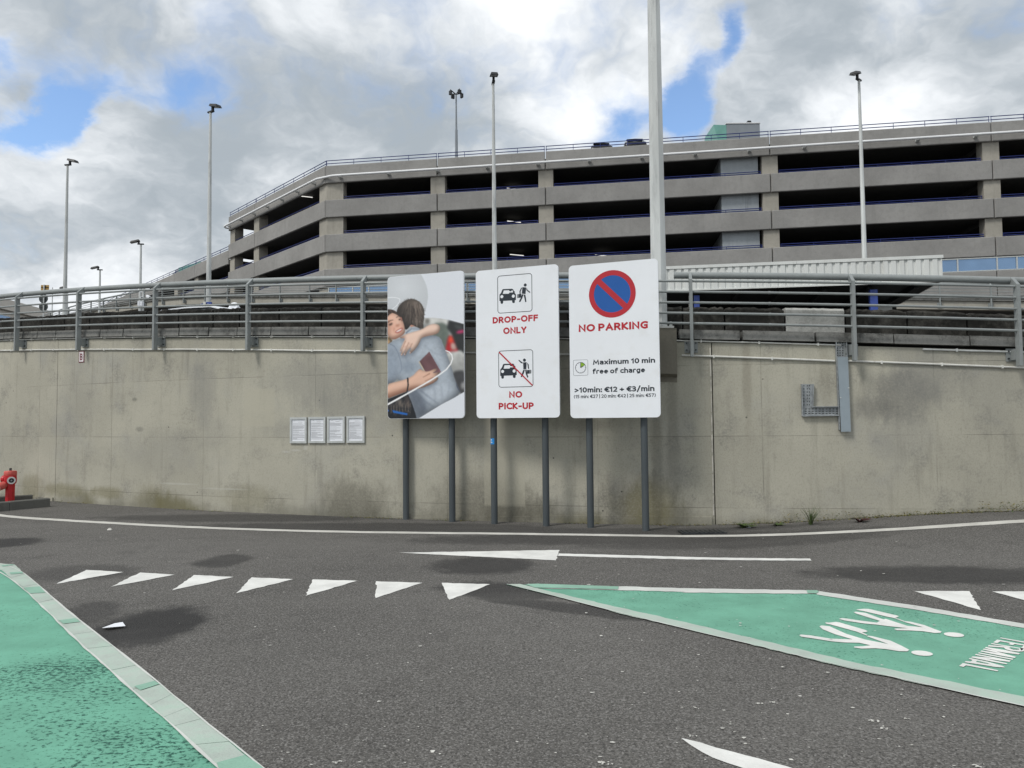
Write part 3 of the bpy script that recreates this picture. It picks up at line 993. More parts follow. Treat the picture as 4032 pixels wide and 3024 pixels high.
# coping kerbs
KPH = phi_u(2600, 1290, 38.9)
CB0, CB1 = phi_u(2524, 1310, 38.96), phi_u(2664, 1310, 38.96)
rk = random.Random(3)
ph = -0.66
cop = []
while ph < 0.20:
    L = rk.uniform(0.62, 0.8) if ph < -0.1676 else rk.uniform(0.95, 1.1)
    cop.append((ph, ph + L / 38.9))
    ph += L / 38.9
for a, b in cop:
    if a < CB1 and b > CB0:
        if a < CB0 - 0.003:
            b = CB0 - 0.001
        elif b > CB1 + 0.003:
            a = CB1 + 0.001
        else:
            continue
    g0 = rk.choice([0.0002, 0.0002, 0.0003, 0.0006])
    dz = rk.uniform(-0.006, 0.006)
    mb = MB()
    for q0, q1 in ((a + g0, (a + b) / 2), ((a + b) / 2, b - g0)):
        lo = [ring(q0, 38.9, HR(q0) - .962 + dz), ring(q1, 38.9, HR(q1) - .962 + dz), ring(q1, 38.45, HR(q1) - .962 + dz), ring(q0, 38.45, HR(q0) - .962 + dz)]
        hi = [ring(q0, 38.885, HR(q0) - .822 + dz), ring(q1, 38.885, HR(q1) - .822 + dz), ring(q1, 38.45, HR(q1) - .822 + dz), ring(q0, 38.45, HR(q0) - .822 + dz)]
        mb.hull(lo, hi)
    mb.build('coping_stone', M['coping'], wall)

# pier that carries the tall mast
mb = MB()
for r_out, zt, zb in ((38.965, .815, 1.5),):
    q = [CB0, (CB0 + CB1) / 2, CB1]
    prof = [(38.7, .81), (38.965, .81), (38.965, 1.50), (38.845, 1.545), (38.845, 1.62), (38.7, 1.62)]
    A = [[ring(p, r_, HR(p) - d) for r_, d in prof] for p in q]
    mb.hull(A[0], A[2])
pier = mb.build('mast_pier', M['pier'], wall)

# ------------------------------------------------------------------ barrier blocks on the ramp edge
par = thing('ramp_barrier', 'row of rough black weathered concrete barrier blocks on top of the ramp wall', 'barrier', ring(-0.3, 38.3, HR(-0.3) - 0.82))
PB0, PB1 = phi_u(3091, 1260, 38.52), phi_u(3328, 1260, 38.52)
Lb = PB1 - PB0
edges = [PB0]
p = PB0
while p > -0.66:
    p -= Lb * rk.choice([1.0, 1.0, 1.02, 0.72])
    edges.insert(0, p)
p = PB1
edges.append(p)
while p < 0.18:
    p += Lb * rk.choice([1.0, 0.98, 1.02])
    edges.append(p)
for a, b in zip(edges, edges[1:]):
    pale = abs(a - PB0) < 1e-6
    n = 14
    mb = MB()
    ha = rk.uniform(-0.012, 0.012)
    rows = []
    prof = [(38.52, .84), (38.52, .60), (38.525, .46), (38.495, .425), (38.30, .42), (38.22, .45), (38.20, .84)]
    for i in range(n + 1):
        q = a + 0.00035 + (b - a - 0.0007) * i / n
        end = i in (0, n)
        amp = 0.004 if pale else 0.013
        j1, j2 = rk.uniform(-amp, amp), rk.uniform(-amp, amp)
        row = []
        for k, (r_, d) in enumerate(prof):
            dd, rr = d, r_
            if 2 <= k <= 5:
                dd = d + j1 + ha + (rk.uniform(0.0, 0.025) if end and not pale else 0)
                rr = r_ + (j2 if k == 2 else 0)
            row.append(mb.vert(ring(q, rr, HR(q) - dd)))
        rows.append(row)
    m_ = len(prof)
    for i in range(n):
        for k in range(m_):
            k2 = (k + 1) % m_
            mb.f.append([rows[i][k], rows[i + 1][k], rows[i + 1][k2], rows[i][k2]])
    mb.f.append(rows[0][::-1])
    mb.f.append(rows[-1])
    mb.mi = [0] * len(mb.f)
    o = mb.build('concrete_block', M['block_pale'] if pale else M['block'], par)
    if pale:
        o['label'] = 'one clean pale grey concrete block among black ones'

# ramp roadway and the ground inside the bend
rd = MB()
n = 70
A_ = []
for i in range(n + 1):
    q = -0.9 + 1.4 * i / n
    A_.append((rd.vert(ring(q, 38.42, HR(q) - 1.5)), rd.vert(ring(q, 31.5, HR(q) - 1.5))))
for a, b in zip(A_, A_[1:]):
    rd.f.append([a[0], b[0], b[1], a[1]])
    rd.mi.append(0)
tag(rd.build('ramp_road', M['asphalt']), 'asphalt ramp roadway behind the barrier blocks', kind='structure')
up = MB()
up.face([(CX + 31.6 * math.sin(k * 2 * math.pi / 64), CY + 4 - 30 * math.cos(k * 2 * math.pi / 64), 1.75) for k in range(64)])
tag(up.build('upper_ground', M['asphalt']), 'raised asphalt ground inside the bend of the ramp', kind='structure')

# ------------------------------------------------------------------ guard railing


def railing(root, plist, fr, fz, bars, post_h, inward, hand_segs, scale=1.0, plates=True, hr=0.050):
    """fr(t, dr): plan point at parameter t pushed dr inward; fz(t): handrail height"""
    def bar(name, t0, t1, dz, rad, dr, n, sides):
        pts = []
        for i in range(n + 1):
            t = t0 + (t1 - t0) * i / n
            q = fr(t, dr)
            pts.append((q.x, q.y, fz(t) + dz))
        return MB().tube(pts, rad, sides).build(name, M['rail'], root, smooth=True)
    for a, b in hand_segs:
        bar('handrail', a, b, 0, hr, inward, max(2, int(abs(b - a) * 40)), 14)
    for a, b in zip(plist, plist[1:]):
        for d in bars:
            bar('rail_bar', a, b, -d, 0.0185, 0, 4, 8)
    for t in plist:
        c = fr(t, 0)
        e = (fr(t, 0.1) - fr(t, 0)).normalized()       # inward
        tg = Vector((-e.y, e.x, 0)) * 0.0225
        H = fz(t)
        prof = [(-0.045, -post_h), (-0.045, -0.085), (0.10, 0.045), (0.15, 0.0), (0.14, -0.03), (0.045, -0.125), (0.045, -post_h)]
        pts = [Vector((c.x, c.y, 0)) + e * x + Vector((0, 0, H + z_)) for x, z_ in prof]
        post = MB().hull([p_ - tg for p_ in pts], [p_ + tg for p_ in pts]).build('rail_post', M['rail'], root)
        if plates:
            Zp = H - post_h + 0.165
            ax = (tg.normalized(), e, Vector((0, 0, 1)))
            pc = Vector((c.x, c.y, Zp)) + e * 0.15
            MB().box(pc, 0.195, 0.016, 0.185, ax).build('fixing_plate', M['rail'], post)
            MB().box(Vector((c.x, c.y, Zp)) + e * 0.0935, 0.075, 0.097, 0.15, ax).build('spacer', M['rail'], post)
            for sx_ in (-1, 1):
                for sz_ in (-1, 1):
                    bc = pc + tg.normalized() * 0.068 * sx_ + Vector((0, 0, 0.052 * sz_)) - e * 0.018
                    MB().tube([bc - e * 0.012, bc + e * 0.012], 0.013, 6).build('bolt', M['bolt'], post)


rail = thing('guard_railing', 'grey green tubular steel guard railing bolted along the outer face of the ramp wall', 'railing', ring(-0.3, RR, HR(-0.3) - 1.24))
pu = [phi_u(u, v) for u, v in ((64, 1380), (307, 1383), (609, 1383), (976, 1386), (1429, 1391), (2725, 1405), (3366, 1425), (4016, 1447))]
d0 = (pu[4] - pu[0]) / 4
pu = [pu[0] - 2 * d0, pu[0] - d0] + pu[:5] + [pu[4] + (pu[5] - pu[4]) * k / 2.4 for k in (1.0,)] + [pu[5] - 0.030] + pu[5:] + [pu[-1] + 0.0582, pu[-1] + 0.1164]
hl = phi_u(2370, 1080)
hr_ = phi_u(2655, 1080)
railing(rail, pu, lambda t, dr: ring(t, RR - dr, 0), HR, (.11, .271, .431, .589, .742), 1.24, 0.13, ((pu[0], hl), (hr_, pu[-1])))
# sleeves at the joints of the bars and of the handrail
for u in (170, 3030):
    t0 = phi_u(u, 1200)
    for d in (.11, .271, .431, .589, .742):
        a_, b_ = ring(t0 - .0004, RR, HR(t0) - d), ring(t0 + .0004, RR, HR(t0) - d)
        MB().tube([a_, b_], 0.0225, 10).build('joint_sleeve', M['rail'], rail, smooth=True)
for u in (200, 1005, 3032):
    t0 = phi_u(u, 1120)
    MB().tube([ring(t0 - .0004, RR - .13, HR(t0)), ring(t0 + .0004, RR - .13, HR(t0))], 0.047, 14).build('joint_sleeve', M['rail'], rail, smooth=True)


# ------------------------------------------------------------------ conduits on the wall
def conduit(label, u0, u1, d0_, d1_, rad, mat, r_=RW + 0.02, seed=1):
    a, b = phi_u(u0, 1390, RW), phi_u(u1, 1390, RW)
    root = thing('conduit', label, 'conduit', ring((a + b) / 2, r_, HR((a + b) / 2) - d0_))
    n = max(4, int((b - a) * 60))
    rr = random.Random(seed)
    pts = []
    for i in range(n + 1):
        q = a + (b - a) * i / n
        pts.append(ring(q, r_, HR(q) - (d0_ + (d1_ - d0_) * i / n) + rr.uniform(-.004, .004)))
    MB().tube(pts, rad, 8).build('pipe', mat, root, smooth=True)
    k = a + 0.012
    while k < b - 0.004:
        zc = HR(k) - (d0_ + (d1_ - d0_) * (k - a) / (b - a))
        c = ring(k, RW + 0.014, zc)
        t_ = Vector((math.cos(k), math.sin(k), 0))
        e = Vector((math.sin(k), -math.cos(k), 0))
        MB().box(c, 0.022, 0.03 + 0.012, rad * 2 + 0.018, (t_, e, Vector((0, 0, 1)))).build('clip', M['conduit'] if mat is M['conduit'] else M['galv'], root)
        k += 0.0215
    return root


conduit('upper white conduit along the top of the wall left of the signs', -300, 2500, .985, .985, 0.012, M['conduit'], seed=2)
conduit('lower white conduit along the wall left of the signs, behind the railing posts', -300, 2596, 1.205, 1.235, 0.015, M['conduit'], seed=3)
conduit('upper white conduit running from the mast pier to the cable tray', 2636, 3310, .985, 1.0, 0.012, M['conduit'], seed=4)
conduit('lower white conduit running from the mast pier to the cable tray', 2684, 3284, 1.21, 1.24, 0.015, M['conduit'], seed=5)
conduit('white conduit continuing from the cable tray to the right edge', 3336, 4400, 1.235, 1.26, 0.015, M['conduit'], seed=6)
conduit('dark grey pipe under the kerb at the right end of the wall', 3632, 4400, 1.03, 1.03, 0.014, M['galv'], seed=7)


# ------------------------------------------------------------------ small things on the wall
def wall_frame(u, v):
    """point on the wall with its tangent, outward normal and up"""
    p_ = on_cyl(u, v, RW)
    q = phi_of(p_)
    return p_, Vector((math.cos(q), math.sin(q), 0)), Vector((math.sin(q), -math.cos(q), 0)), Vector((0, 0, 1))


so = 800 / 1659
NOT = [(922, 1058, 1334, 1545), (1072, 1211, 1331, 1543), (1225, 1368, 1328, 1542), (1384, 1530, 1324, 1541)]
NL = ['framed white notice at the left end of the row of four on the wall', 'framed white notice second from the left in the row on the wall',
      'framed white notice third from the left in the row on the wall', 'framed white notice at the right end of the row, nearest the poster sign']
for (x0, x1, y0, y1), lab in zip(NOT, NL):
    u0, u1, v0, v1 = 700 + x0 * so, 700 + x1 * so, 1000 + y0 * so, 1000 + y1 * so
    c, tx, nn, uz = wall_frame((u0 + u1) / 2, (v0 + v1) / 2)
    W_ = (on_cyl(u1, v0, RW) - on_cyl(u0, v0, RW)).length
    H_ = on_cyl(u0, v0, RW).z - on_cyl(u0, v1, RW).z
    root = thing('notice_frame', lab, 'notice', c, 'framed notices on the wall')
    ax = (tx, nn, uz)
    b_ = 0.036
    fr = MB()
    fr.box(c + nn * 0.016 + uz * (H_ / 2 - b_ / 2), W_, 0.026, b_, ax)
    fr.box(c + nn * 0.016 - uz * (H_ / 2 - b_ / 2), W_, 0.026, b_, ax)
    fr.box(c + nn * 0.0155 + tx * (W_ / 2 - b_ / 2), b_, 0.024, H_ - 2 * b_, ax)
    fr.box(c + nn * 0.0155 - tx * (W_ / 2 - b_ / 2), b_, 0.024, H_ - 2 * b_, ax)
    fr.build('frame', M['frame_alu'], root)
    pg = MB().box(c + nn * 0.010, W_ - 2 * b_, 0.008, H_ - 2 * b_, ax).build('page', M['paper'], root)
    tx_ = MB()
    rr = random.Random(int(u0))
    zt = H_ / 2 - 0.075
    wi = W_ - 2 * b_ - 0.03
    tx_.box(c + nn * 0.0146 + uz * (zt + .012) - tx * (wi * 0.34), wi * .12, 0.0008, 0.006, ax)
    tx_.box(c + nn * 0.0146 + uz * (zt - .008) + tx * (wi * 0.12), wi * .35, 0.0008, 0.005, ax)
    zt -= 0.03
    while zt > -H_ / 2 + 0.06:
        L = wi * rr.choice([1, 1, .95, .9, .8, .55, .4])
        tx_.box(c + nn * 0.0146 + uz * zt - tx * (wi - L) / 2, L, 0.0008, 0.0048, ax)
        zt -= rr.choice([.0095, .0095, .0095, .019])
    tx_.build('printed_text', M['print_grey'], pg)


def arc(cx, cy, rx, ry, a0, a1, n=9):
    return [(cx + rx * math.cos(R(a0 + (a1 - a0) * k / n)), cy + ry * math.sin(R(a0 + (a1 - a0) * k / n))) for k in range(n + 1)]


X_ = .69                                   # height of the small letters
BOWL = arc(.27, X_ / 2, .27, X_ / 2, 0, 360, 20)
GLYPH = {
    'A': (.68, [[(0, 0), (.34, 1), (.68, 0)], [(.13, .33), (.55, .33)]]),
    'B': (.52, [[(0, .5), (.26, .5)] + arc(.26, .75, .22, .25, -90, 90) + [(0, 1), (0, 0)] + [(.26, 0)] + arc(.26, .25, .26, .25, -90, 90) + [(.1, .5)]]),
    'C': (.60, [arc(.42, .5, .42, .5, 55, 305, 18)]),
    'D': (.62, [[(0, 0), (0, 1), (.2, 1)] + arc(.2, .5, .42, .5, 90, -90, 14) + [(0, 0)]]),
    'F': (.46, [[(.46, 1), (0, 1), (0, 0)], [(0, .52), (.42, .52)]]),
    'G': (.64, [arc(.43, .5, .43, .5, 60, 270, 16) + [(.62, .06), (.62, .48), (.42, .48)]]),
    'I': (.0, [[(0, 0), (0, 1)]]),
    'K': (.56, [[(0, 0), (0, 1)], [(.52, 1), (.06, .5), (.56, 0)]]),
    'L': (.44, [[(0, 1), (0, 0), (.44, 0)]]),
    'M': (.80, [[(0, 0), (.07, 1), (.40, .25), (.73, 1), (.80, 0)]]),
    'N': (.62, [[(0, 0), (0, 1), (.62, 0), (.62, 1)]]),
    'O': (.80, [arc(.40, .5, .40, .5, 0, 360, 26)]),
    'P': (.52, [[(0, 0), (0, 1), (.24, 1)] + arc(.24, .72, .28, .28, 90, -90, 10) + [(.02, .44)]]),
    'R': (.54, [[(0, 0), (0, 1), (.24, 1)] + arc(.24, .73, .27, .27, 90, -90, 10) + [(.02, .46)], [(.26, .46), (.54, 0)]]),
    'T': (.60, [[(0, 1), (.60, 1)], [(.30, 1), (.30, 0)]]),
    'U': (.60, [[(0, 1), (0, .30)] + arc(.30, .30, .30, .30, 180, 360, 10) + [(.60, 1)]]),
    'X': (.56, [[(0, 0), (.56, 1)], [(0, 1), (.56, 0)]]),
    'Y': (.60, [[(0, 1), (.30, .45), (.60, 1)], [(.30, .47), (.30, 0)]]),
    'a': (.44, [[(.04, X_)] + [(.22, X_)] + arc(.24, X_ - .2, .20, .2, 90, 0, 6) + [(.44, 0), (.2, 0)] + arc(.19, .19, .19, .19, 270, 90, 8) + [(.42, .38)]]),
    'c': (.42, [arc(.30, X_ / 2, .30, X_ / 2, 60, 300, 14)]),
    'e': (.50, [[(.03, .36), (.50, .38)] + arc(.26, X_ / 2, .25, X_ / 2, 5, 300, 18)]),
    'f': (.34, [[(.36, 1.05), (.26, 1.06)] + arc(.26, .86, .18, .2, 90, 180, 5) + [(.08, 0)], [(0, X_), (.32, X_)]]),
    'g': (.48, [[(.48, X_), (.26, X_)] + arc(.26, X_ / 2, .26, X_ / 2, 90, 270, 12) + [(.46, .03)], [(.48, X_), (.48, -.05)] + arc(.24, -.05, .24, .2, 0, -120, 8)]),
    'h': (.48, [[(0, 1.08), (0, 0)], [(0, .6)] + arc(.24, X_ - .24, .24, .24, 130, 0, 8) + [(.48, 0)]]),
    'i': (.0, [[(0, 0), (0, X_)], [(0, 1.05), (0, 1.07)]]),
    'm': (.80, [[(0, X_), (0, 0)], [(0, .6)] + arc(.2, X_ - .2, .2, .2, 130, 0, 8) + [(.4, 0)], [(.4, .5)] + arc(.6, X_ - .2, .2, .2, 150, 0, 8) + [(.8, 0)]]),
    'n': (.48, [[(0, X_), (0, 0)], [(0, .6)] + arc(.24, X_ - .24, .24, .24, 130, 0, 8) + [(.48, 0)]]),
    'o': (.54, [BOWL]),
    'r': (.30, [[(0, 0), (0, X_ - .1)] + [(.1, X_), (.32, X_)]]),
    'u': (.48, [[(0, X_), (0, .24)] + arc(.24, .24, .24, .24, 180, 300, 8) + [(.48, .1)], [(.48, X_), (.48, 0)]]),
    'x': (.46, [[(0, 0), (.46, X_)], [(0, X_), (.46, 0)]]),
    '0': (.54, [arc(.27, .5, .27, .5, 0, 360, 22)]),
    '1': (.24, [[(0, .78), (.22, 1), (.22, 0)]]),
    '2': (.50, [arc(.24, .73, .24, .27, 150, -10, 10) + [(.40, .42), (.02, 0), (.50, 0)]]),
    '3': (.48, [arc(.21, .75, .24, .25, 130, -80, 10) + [(.14, .51)], [(.20, .51)] + arc(.21, .25, .27, .26, 80, -130, 10)]),
    '4': (.54, [[(.42, 0), (.42, 1), (.0, .30), (.54, .30)]]),
    '5': (.48, [[(.44, 1), (.08, 1), (.05, .58), (.18, .60)] + arc(.18, .30, .28, .30, 85, -120, 12)]),
    '7': (.48, [[(0, 1), (.48, 1), (.16, 0)]]),
    '+': (.50, [[(0, .42), (.50, .42)], [(.25, .17), (.25, .67)]]),
    '-': (.28, [[(0, .42), (.28, .42)]]),
    '/': (.40, [[(0, -.15), (.40, 1.1)]]),
    '|': (.0, [[(0, -.15), (0, 1.1)]]),
    ':': (.0, [[(0, .0), (0, .08)], [(0, .58), (0, .66)]]),
    '>': (.48, [[(0, .74), (.46, .42), (0, .10)]]),
    '(': (.18, [arc(.42, .46, .42, .66, 130, 230, 8)]),
    ')': (.18, [arc(-.22, .46, .42, .66, 50, -50, 8)]),
    '€': (.56, [arc(.46, .5, .38, .5, 62, 298, 16), [(0, .60), (.46, .60)], [(0, .40), (.44, .40)]]),
}


def text_mesh(body, wgt=0.19, sp_=0.10):
    """letters drawn as broad strokes: verts (x, y, layer), faces, cap height and x extent"""
    V, Fc = [], []
    h = wgt / 2
    x0 = 0.0
    for ch in body:
        if ch == ' ':
            x0 += .30
            continue
        wd_, strokes = GLYPH[ch]
        for si, path in enumerate(strokes):
            P = [Vector((x0 + h + x, h + y * (1 - wgt) if y <= 1 else 1 - h + (y - 1))) for x, y in path]
            P = [q for k, q in enumerate(P) if k == 0 or (q - P[k - 1]).length > 1e-5]
            closed = (P[0] - P[-1]).length < 1e-4
            if closed:
                P = P[:-1]
            n = len(P)
            base = len(V)
            for k in range(n):
                a = P[k - 1] if (k or closed) else None
                b = P[(k + 1) % n] if (k < n - 1 or closed) else None
                d1 = (P[k] - a).normalized() if a is not None else (b - P[k]).normalized()
                d2 = (b - P[k]).normalized() if b is not None else d1
                e1, e2 = Vector((-d1.y, d1.x)), Vector((-d2.y, d2.x))
                m_ = (e1 + e2)
                m_ = m_.normalized() if m_.length > 1e-6 else e1
                L = min(h / max(.3, m_.dot(e1)), h * 1.9)
                c_ = P[k].copy()
                if a is None:
                    c_ -= d2 * (h if ch not in 'xXKAY24N7' else h * .9)
                if b is None:
                    c_ += d1 * (h if ch not in 'xXKAY24N7' else h * .9)
                V.append((*(c_ + m_ * L), si))
                V.append((*(c_ - m_ * L), si))
            for k in range(n if closed else n - 1):
                j = (k + 1) % n
                Fc.append([base + 2 * k, base + 2 * k + 1, base + 2 * j + 1, base + 2 * j])
        x0 += wd_ + wgt + sp_
    return V, Fc, 1.0, min(q[0] for q in V), max(q[0] for q in V)


# red letter B plate under the railing
c, tx, nn, uz = wall_frame(322, 1405)
root = thing('letter_plate', 'small white plate with a maroon border and the letter B on the wall', 'plate', c)
ax = (tx, nn, uz)
hB = on_cyl(322, 1384, RW).z - on_cyl(322, 1428, RW).z
wB = hB * 0.76
MB().box(c + nn * 0.004, wB, 0.008, hB, ax).build('border', M['dark_red'], root)
MB().box(c + nn * 0.009, wB * 0.80, 0.002, hB * 0.88, ax).build('plate_face', M['plate_white'], root)
V, Fc, hh, x0, x1 = text_mesh('B')
mb = MB()
for x, y, q_ in V:
    mb.vert(c + nn * 0.0118 + tx * ((x - x0) / (x1 - x0) - .5) * wB * .46 + uz * ((y / hh) - .5) * hB * .6)
mb.f = Fc
mb.mi = [0] * len(Fc)
mb.build('letter', M['dark_red'], root, fix=False)

# galvanised cable tray: upright length, cross piece and a short riser, with a plain cover
t1 = 450 / 1659
tp = lambda x, y: (3050 + x * t1, 1280 + y * t1)
c0, tx, nn, uz = wall_frame(*tp(900, 900))
root = thing('cable_tray', 'galvanised perforated cable tray with a long grey cover on the right part of the wall', 'cable tray', c0)


def wp(x, y, d=0.0):
    p_ = on_cyl(*tp(x, y), RW)
    q = phi_of(p_)
    return Vector((p_.x + math.sin(q) * d, p_.y - math.cos(q) * d, p_.z))


def slab_on_wall(name, quad, d0_, d1_, mat, parent):
    return MB().hull([wp(x, y, d0_) for x, y in quad], [wp(x, y, d1_) for x, y in quad]).build(name, mat, parent)


slab_on_wall('upright_tray', [(878, 245), (1030, 245), (1075, 1300), (925, 1300)], 0.004, 0.012, M['tray'], root)
slab_on_wall('tray_edge', [(872, 245), (884, 245), (935, 1520), (922, 1520)], 0.004, 0.055, M['tray'], root)
slab_on_wall('tray_edge', [(1022, 245), (1032, 245), (1082, 1520), (1070, 1520)], 0.004, 0.055, M['tray'], root)
slab_on_wall('tray_cover', [(893, 470), (1042, 465), (1085, 1545), (946, 1548)], 0.057, 0.068, M['tray_cover'], root)
slab_on_wall('cross_tray', [(385, 1190), (915, 1190), (920, 1312), (395, 1320)], 0.0045, 0.013, M['tray'], root)
slab_on_wall('tray_edge', [(545, 1182), (915, 1178), (915, 1189), (545, 1193)], 0.004, 0.06, M['tray'], root)
slab_on_wall('tray_edge', [(392, 1314), (925, 1306), (925, 1318), (392, 1327)], 0.004, 0.06, M['tray'], root)
slab_on_wall('riser_tray', [(380, 858), (556, 858), (548, 1188), (388, 1188)], 0.004, 0.0125, M['tray'], root)
slab_on_wall('tray_edge', [(378, 858), (388, 858), (398, 1320), (388, 1320)], 0.004, 0.06, M['tray'], root)
slab_on_wall('tray_edge', [(548, 858), (557, 858), (545, 1195), (536, 1195)], 0.004, 0.06, M['tray'], root)
hol = MB()
for y in range(880, 1190, 46):
    for x in (396, 422, 470, 500):
        q = [(x - 5, y - 10), (x + 5, y - 10), (x + 5, y + 10), (x - 5, y + 10)]
        hol.face([wp(a_, b_, 0.0145) for a_, b_ in q])
for x in range(450, 910, 50):
    for y in (1218, 1250, 1282):
        q = [(x - 15, y - 5), (x + 13, y - 5), (x + 13, y + 5), (x - 15, y + 5)]
        hol.face([wp(a_, b_, 0.0152) for a_, b_ in q])
for y in range(262, 460, 36):
    for x in (912, 945, 985):
        q = [(x - 7, y - 9), (x + 7, y - 9), (x + 7, y + 9), (x - 7, y + 9)]
        hol.face([wp(a_, b_, 0.0142) for a_, b_ in q])
hol.build('slot_perforation', M['dark_gap'], root, fix=False)['kind'] = 'stuff'
for x, y in ((1052, 914), (934, 1055)):
    slab_on_wall('cover_clip', [(x - 12, y - 7), (x + 12, y - 7), (x + 12, y + 7), (x - 12, y + 7)], 0.066, 0.074, M['frame_alu'], root)

# ------------------------------------------------------------------ the three signs
ANG = R(21.3)
SX = Vector((math.cos(ANG), -math.sin(ANG), 0))       # along the board, to the right
SN = Vector((-math.sin(ANG), -math.cos(ANG), 0))      # out of the board face
UZ = Vector((0, 0, 1))


def rounded(w_, h_, r_, n=6):
    out = []
    for cx, cy, a0 in ((w_ / 2 - r_, h_ / 2 - r_, 0), (-w_ / 2 + r_, h_ / 2 - r_, 90), (-w_ / 2 + r_, -h_ / 2 + r_, 180), (w_ / 2 - r_, -h_ / 2 + r_, 270)):
        for k in range(n + 1):
            a = R(a0 + 90 * k / n)
            out.append((cx + r_ * math.cos(a), cy + r_ * math.sin(a)))
    return out


class Sign:
    def __init__(s, label, posts, corners, zoom, top_mid, bot_mid, board_mat):
        """posts: photo pixels of the post feet; corners: TL, TR, BR, BL in crop pixels; zoom: crop to photo"""
        pts = [on_ground(*q) for q in posts]
        mid = (pts[0] + pts[1]) / 2
        s.root = thing('board_sign', label, 'sign', mid)
        pl = mid + SN * 0.15                           # a point on the board's middle plane
        def hit(u, v):
            d = ray(u, v)
            o_ = Vector((0, 0, CAMH))
            return o_ + d * ((pl - o_).dot(SN) / d.dot(SN))
        s.corners = corners
        q = [hit(*zoom(*c_)) for c_ in corners]
        l = ((q[0] + q[3]) / 2 - pl).dot(SX)
        r_ = ((q[1] + q[2]) / 2 - pl).dot(SX)
        zt = (q[0].z + q[1].z) / 2
        zb = (q[2].z + q[3].z) / 2
        s.W, s.H = r_ - l, zt - zb
        s.c = pl + SX * (l + r_) / 2
        s.c.z = (zt + zb) / 2
        out = rounded(s.W, s.H, 0.062)
        s.off = 0.15
        s.board = MB().hull([s.c + SX * x + UZ * y - SN * 0.016 for x, y in out], [s.c + SX * x + UZ * y + SN * 0.016 for x, y in out]).build('board', board_mat, s.root)
        for p_ in pts:
            n = 12
            top_z = zt - 0.12
            foot = Vector((p_.x, p_.y, ground_z(p_.x, p_.y) - 0.03))
            MB().tube([foot, (p_.x, p_.y, top_z)], 0.051, 16).build('post', M['signpost'], s.root, smooth=True)
        for zz_ in (zb + .3, zt - .3):
            MB().box(s.c - SN * 0.058 + UZ * (zz_ - s.c.z), s.W * .9, 0.084, 0.05, (SX, SN, UZ)).build('rail_bracket', M['board_back'], s.root)

    def loc(s, x, y):
        """crop pixel to board metres"""
        (x0, y0), (x1, y1), (x2, y2), (x3, y3) = s.corners
        fy = 0.5
        fx = 0.5
        for _ in range(6):
            xl, xr = x0 + (x3 - x0) * fy, x1 + (x2 - x1) * fy
            fx = (x - xl) / (xr - xl)
            yt, yb = y0 + (y1 - y0) * fx, y3 + (y2 - y3) * fx
            fy = (y - yt) / (yb - yt)
        return (fx - .5) * s.W, (.5 - fy) * s.H

    def pt(s, x, y, lay):
        return s.c + SX * x + UZ * y + SN * (0.016 + 0.0012 * lay)

    def poly(s, name, pts, mat, lay=1, parent=None, crop=True):
        L = [s.loc(*q) for q in pts] if crop else pts
        bm = bmesh.new()
        bm.faces.new([bm.verts.new((x, y, 0)) for x, y in L])
        bmesh.ops.triangulate(bm, faces=bm.faces[:])
        bm.verts.ensure_lookup_table()
        mb = MB()
        for q in bm.verts:
            mb.vert(s.pt(q.co.x, q.co.y, lay))
        bm.verts.index_update()
        for f in bm.faces:
            ids = [q.index for q in f.verts]
            if f.normal.z < 0:
                ids = ids[::-1]
            mb.f.append(ids)
            mb.mi.append(0)
        bm.free()
        return mb.build(name, mat, parent or s.board, fix=False)

    def outline(s, name, x0, y0, x1, y1, wdt, r_, mat, lay=1, parent=None):
        (a, b), (c_, d) = s.loc(x0, y0), s.loc(x1, y1)
        cx, cy, w_, h_ = (a + c_) / 2, (b + d) / 2, abs(c_ - a), abs(b - d)
        o_ = [(cx + x, cy + y) for x, y in rounded(w_, h_, r_)]
        i_ = [(cx + x, cy + y) for x, y in rounded(w_ - 2 * wdt, h_ - 2 * wdt, r_ - wdt)]
        mb = MB()
        n = len(o_)
        for k in range(n):
            j = (k + 1) % n
            mb.face([s.pt(*o_[k], lay), s.pt(*o_[j], lay), s.pt(*i_[j], lay), s.pt(*i_[k], lay)])
        return mb.build(name, mat, parent or s.board, fix=False)

    def disc(s, name, cx, cy, ro, ri, mat, lay=1, a0=0, a1=360, parent=None, crop=True):
        if crop:
            cx, cy = s.loc(cx, cy)
        n = 48
        mb = MB()
        for k in range(n):
            A, B = R(a0 + (a1 - a0) * k / n), R(a0 + (a1 - a0) * (k + 1) / n)
            q = [(cx + ro * math.cos(A), cy + ro * math.sin(A)), (cx + ro * math.cos(B), cy + ro * math.sin(B))]
            if ri > 0:
                q += [(cx + ri * math.cos(B), cy + ri * math.sin(B)), (cx + ri * math.cos(A), cy + ri * math.sin(A))]
            else:
                q += [(cx, cy)]
            mb.face([s.pt(x, y, lay) for x, y in q])
        return mb.build(name, mat, parent or s.board, fix=False)

    def text(s, body, x0, x1, base0, base1, cap, mat, bold=0.19, lay=1):
        """x0..x1 and base line in crop pixels; cap height in crop pixels"""
        V, Fc, hh, a, b = text_mesh(body, bold)
        a, b = a, b
        (lx0, ly0), (lx1, ly1) = s.loc(x0, base0), s.loc(x1, base1)
        mid = s.loc((x0 + x1) / 2, (base0 + base1) / 2)
        ch = 1.05 * (s.loc((x0 + x1) / 2, (base0 + base1) / 2 - cap)[1] - mid[1])
        by = (ly0 + ly1) / 2
        mb = MB()
        for x, y, q_ in V:
            mb.vert(s.pt(lx0 + (x - a) / (b - a) * (lx1 - lx0), by + y / hh * ch, lay + q_ * .25))
        mb.f = Fc
        mb.mi = [0] * len(Fc)
        return mb.build('lettering', mat, s.board, fix=False)


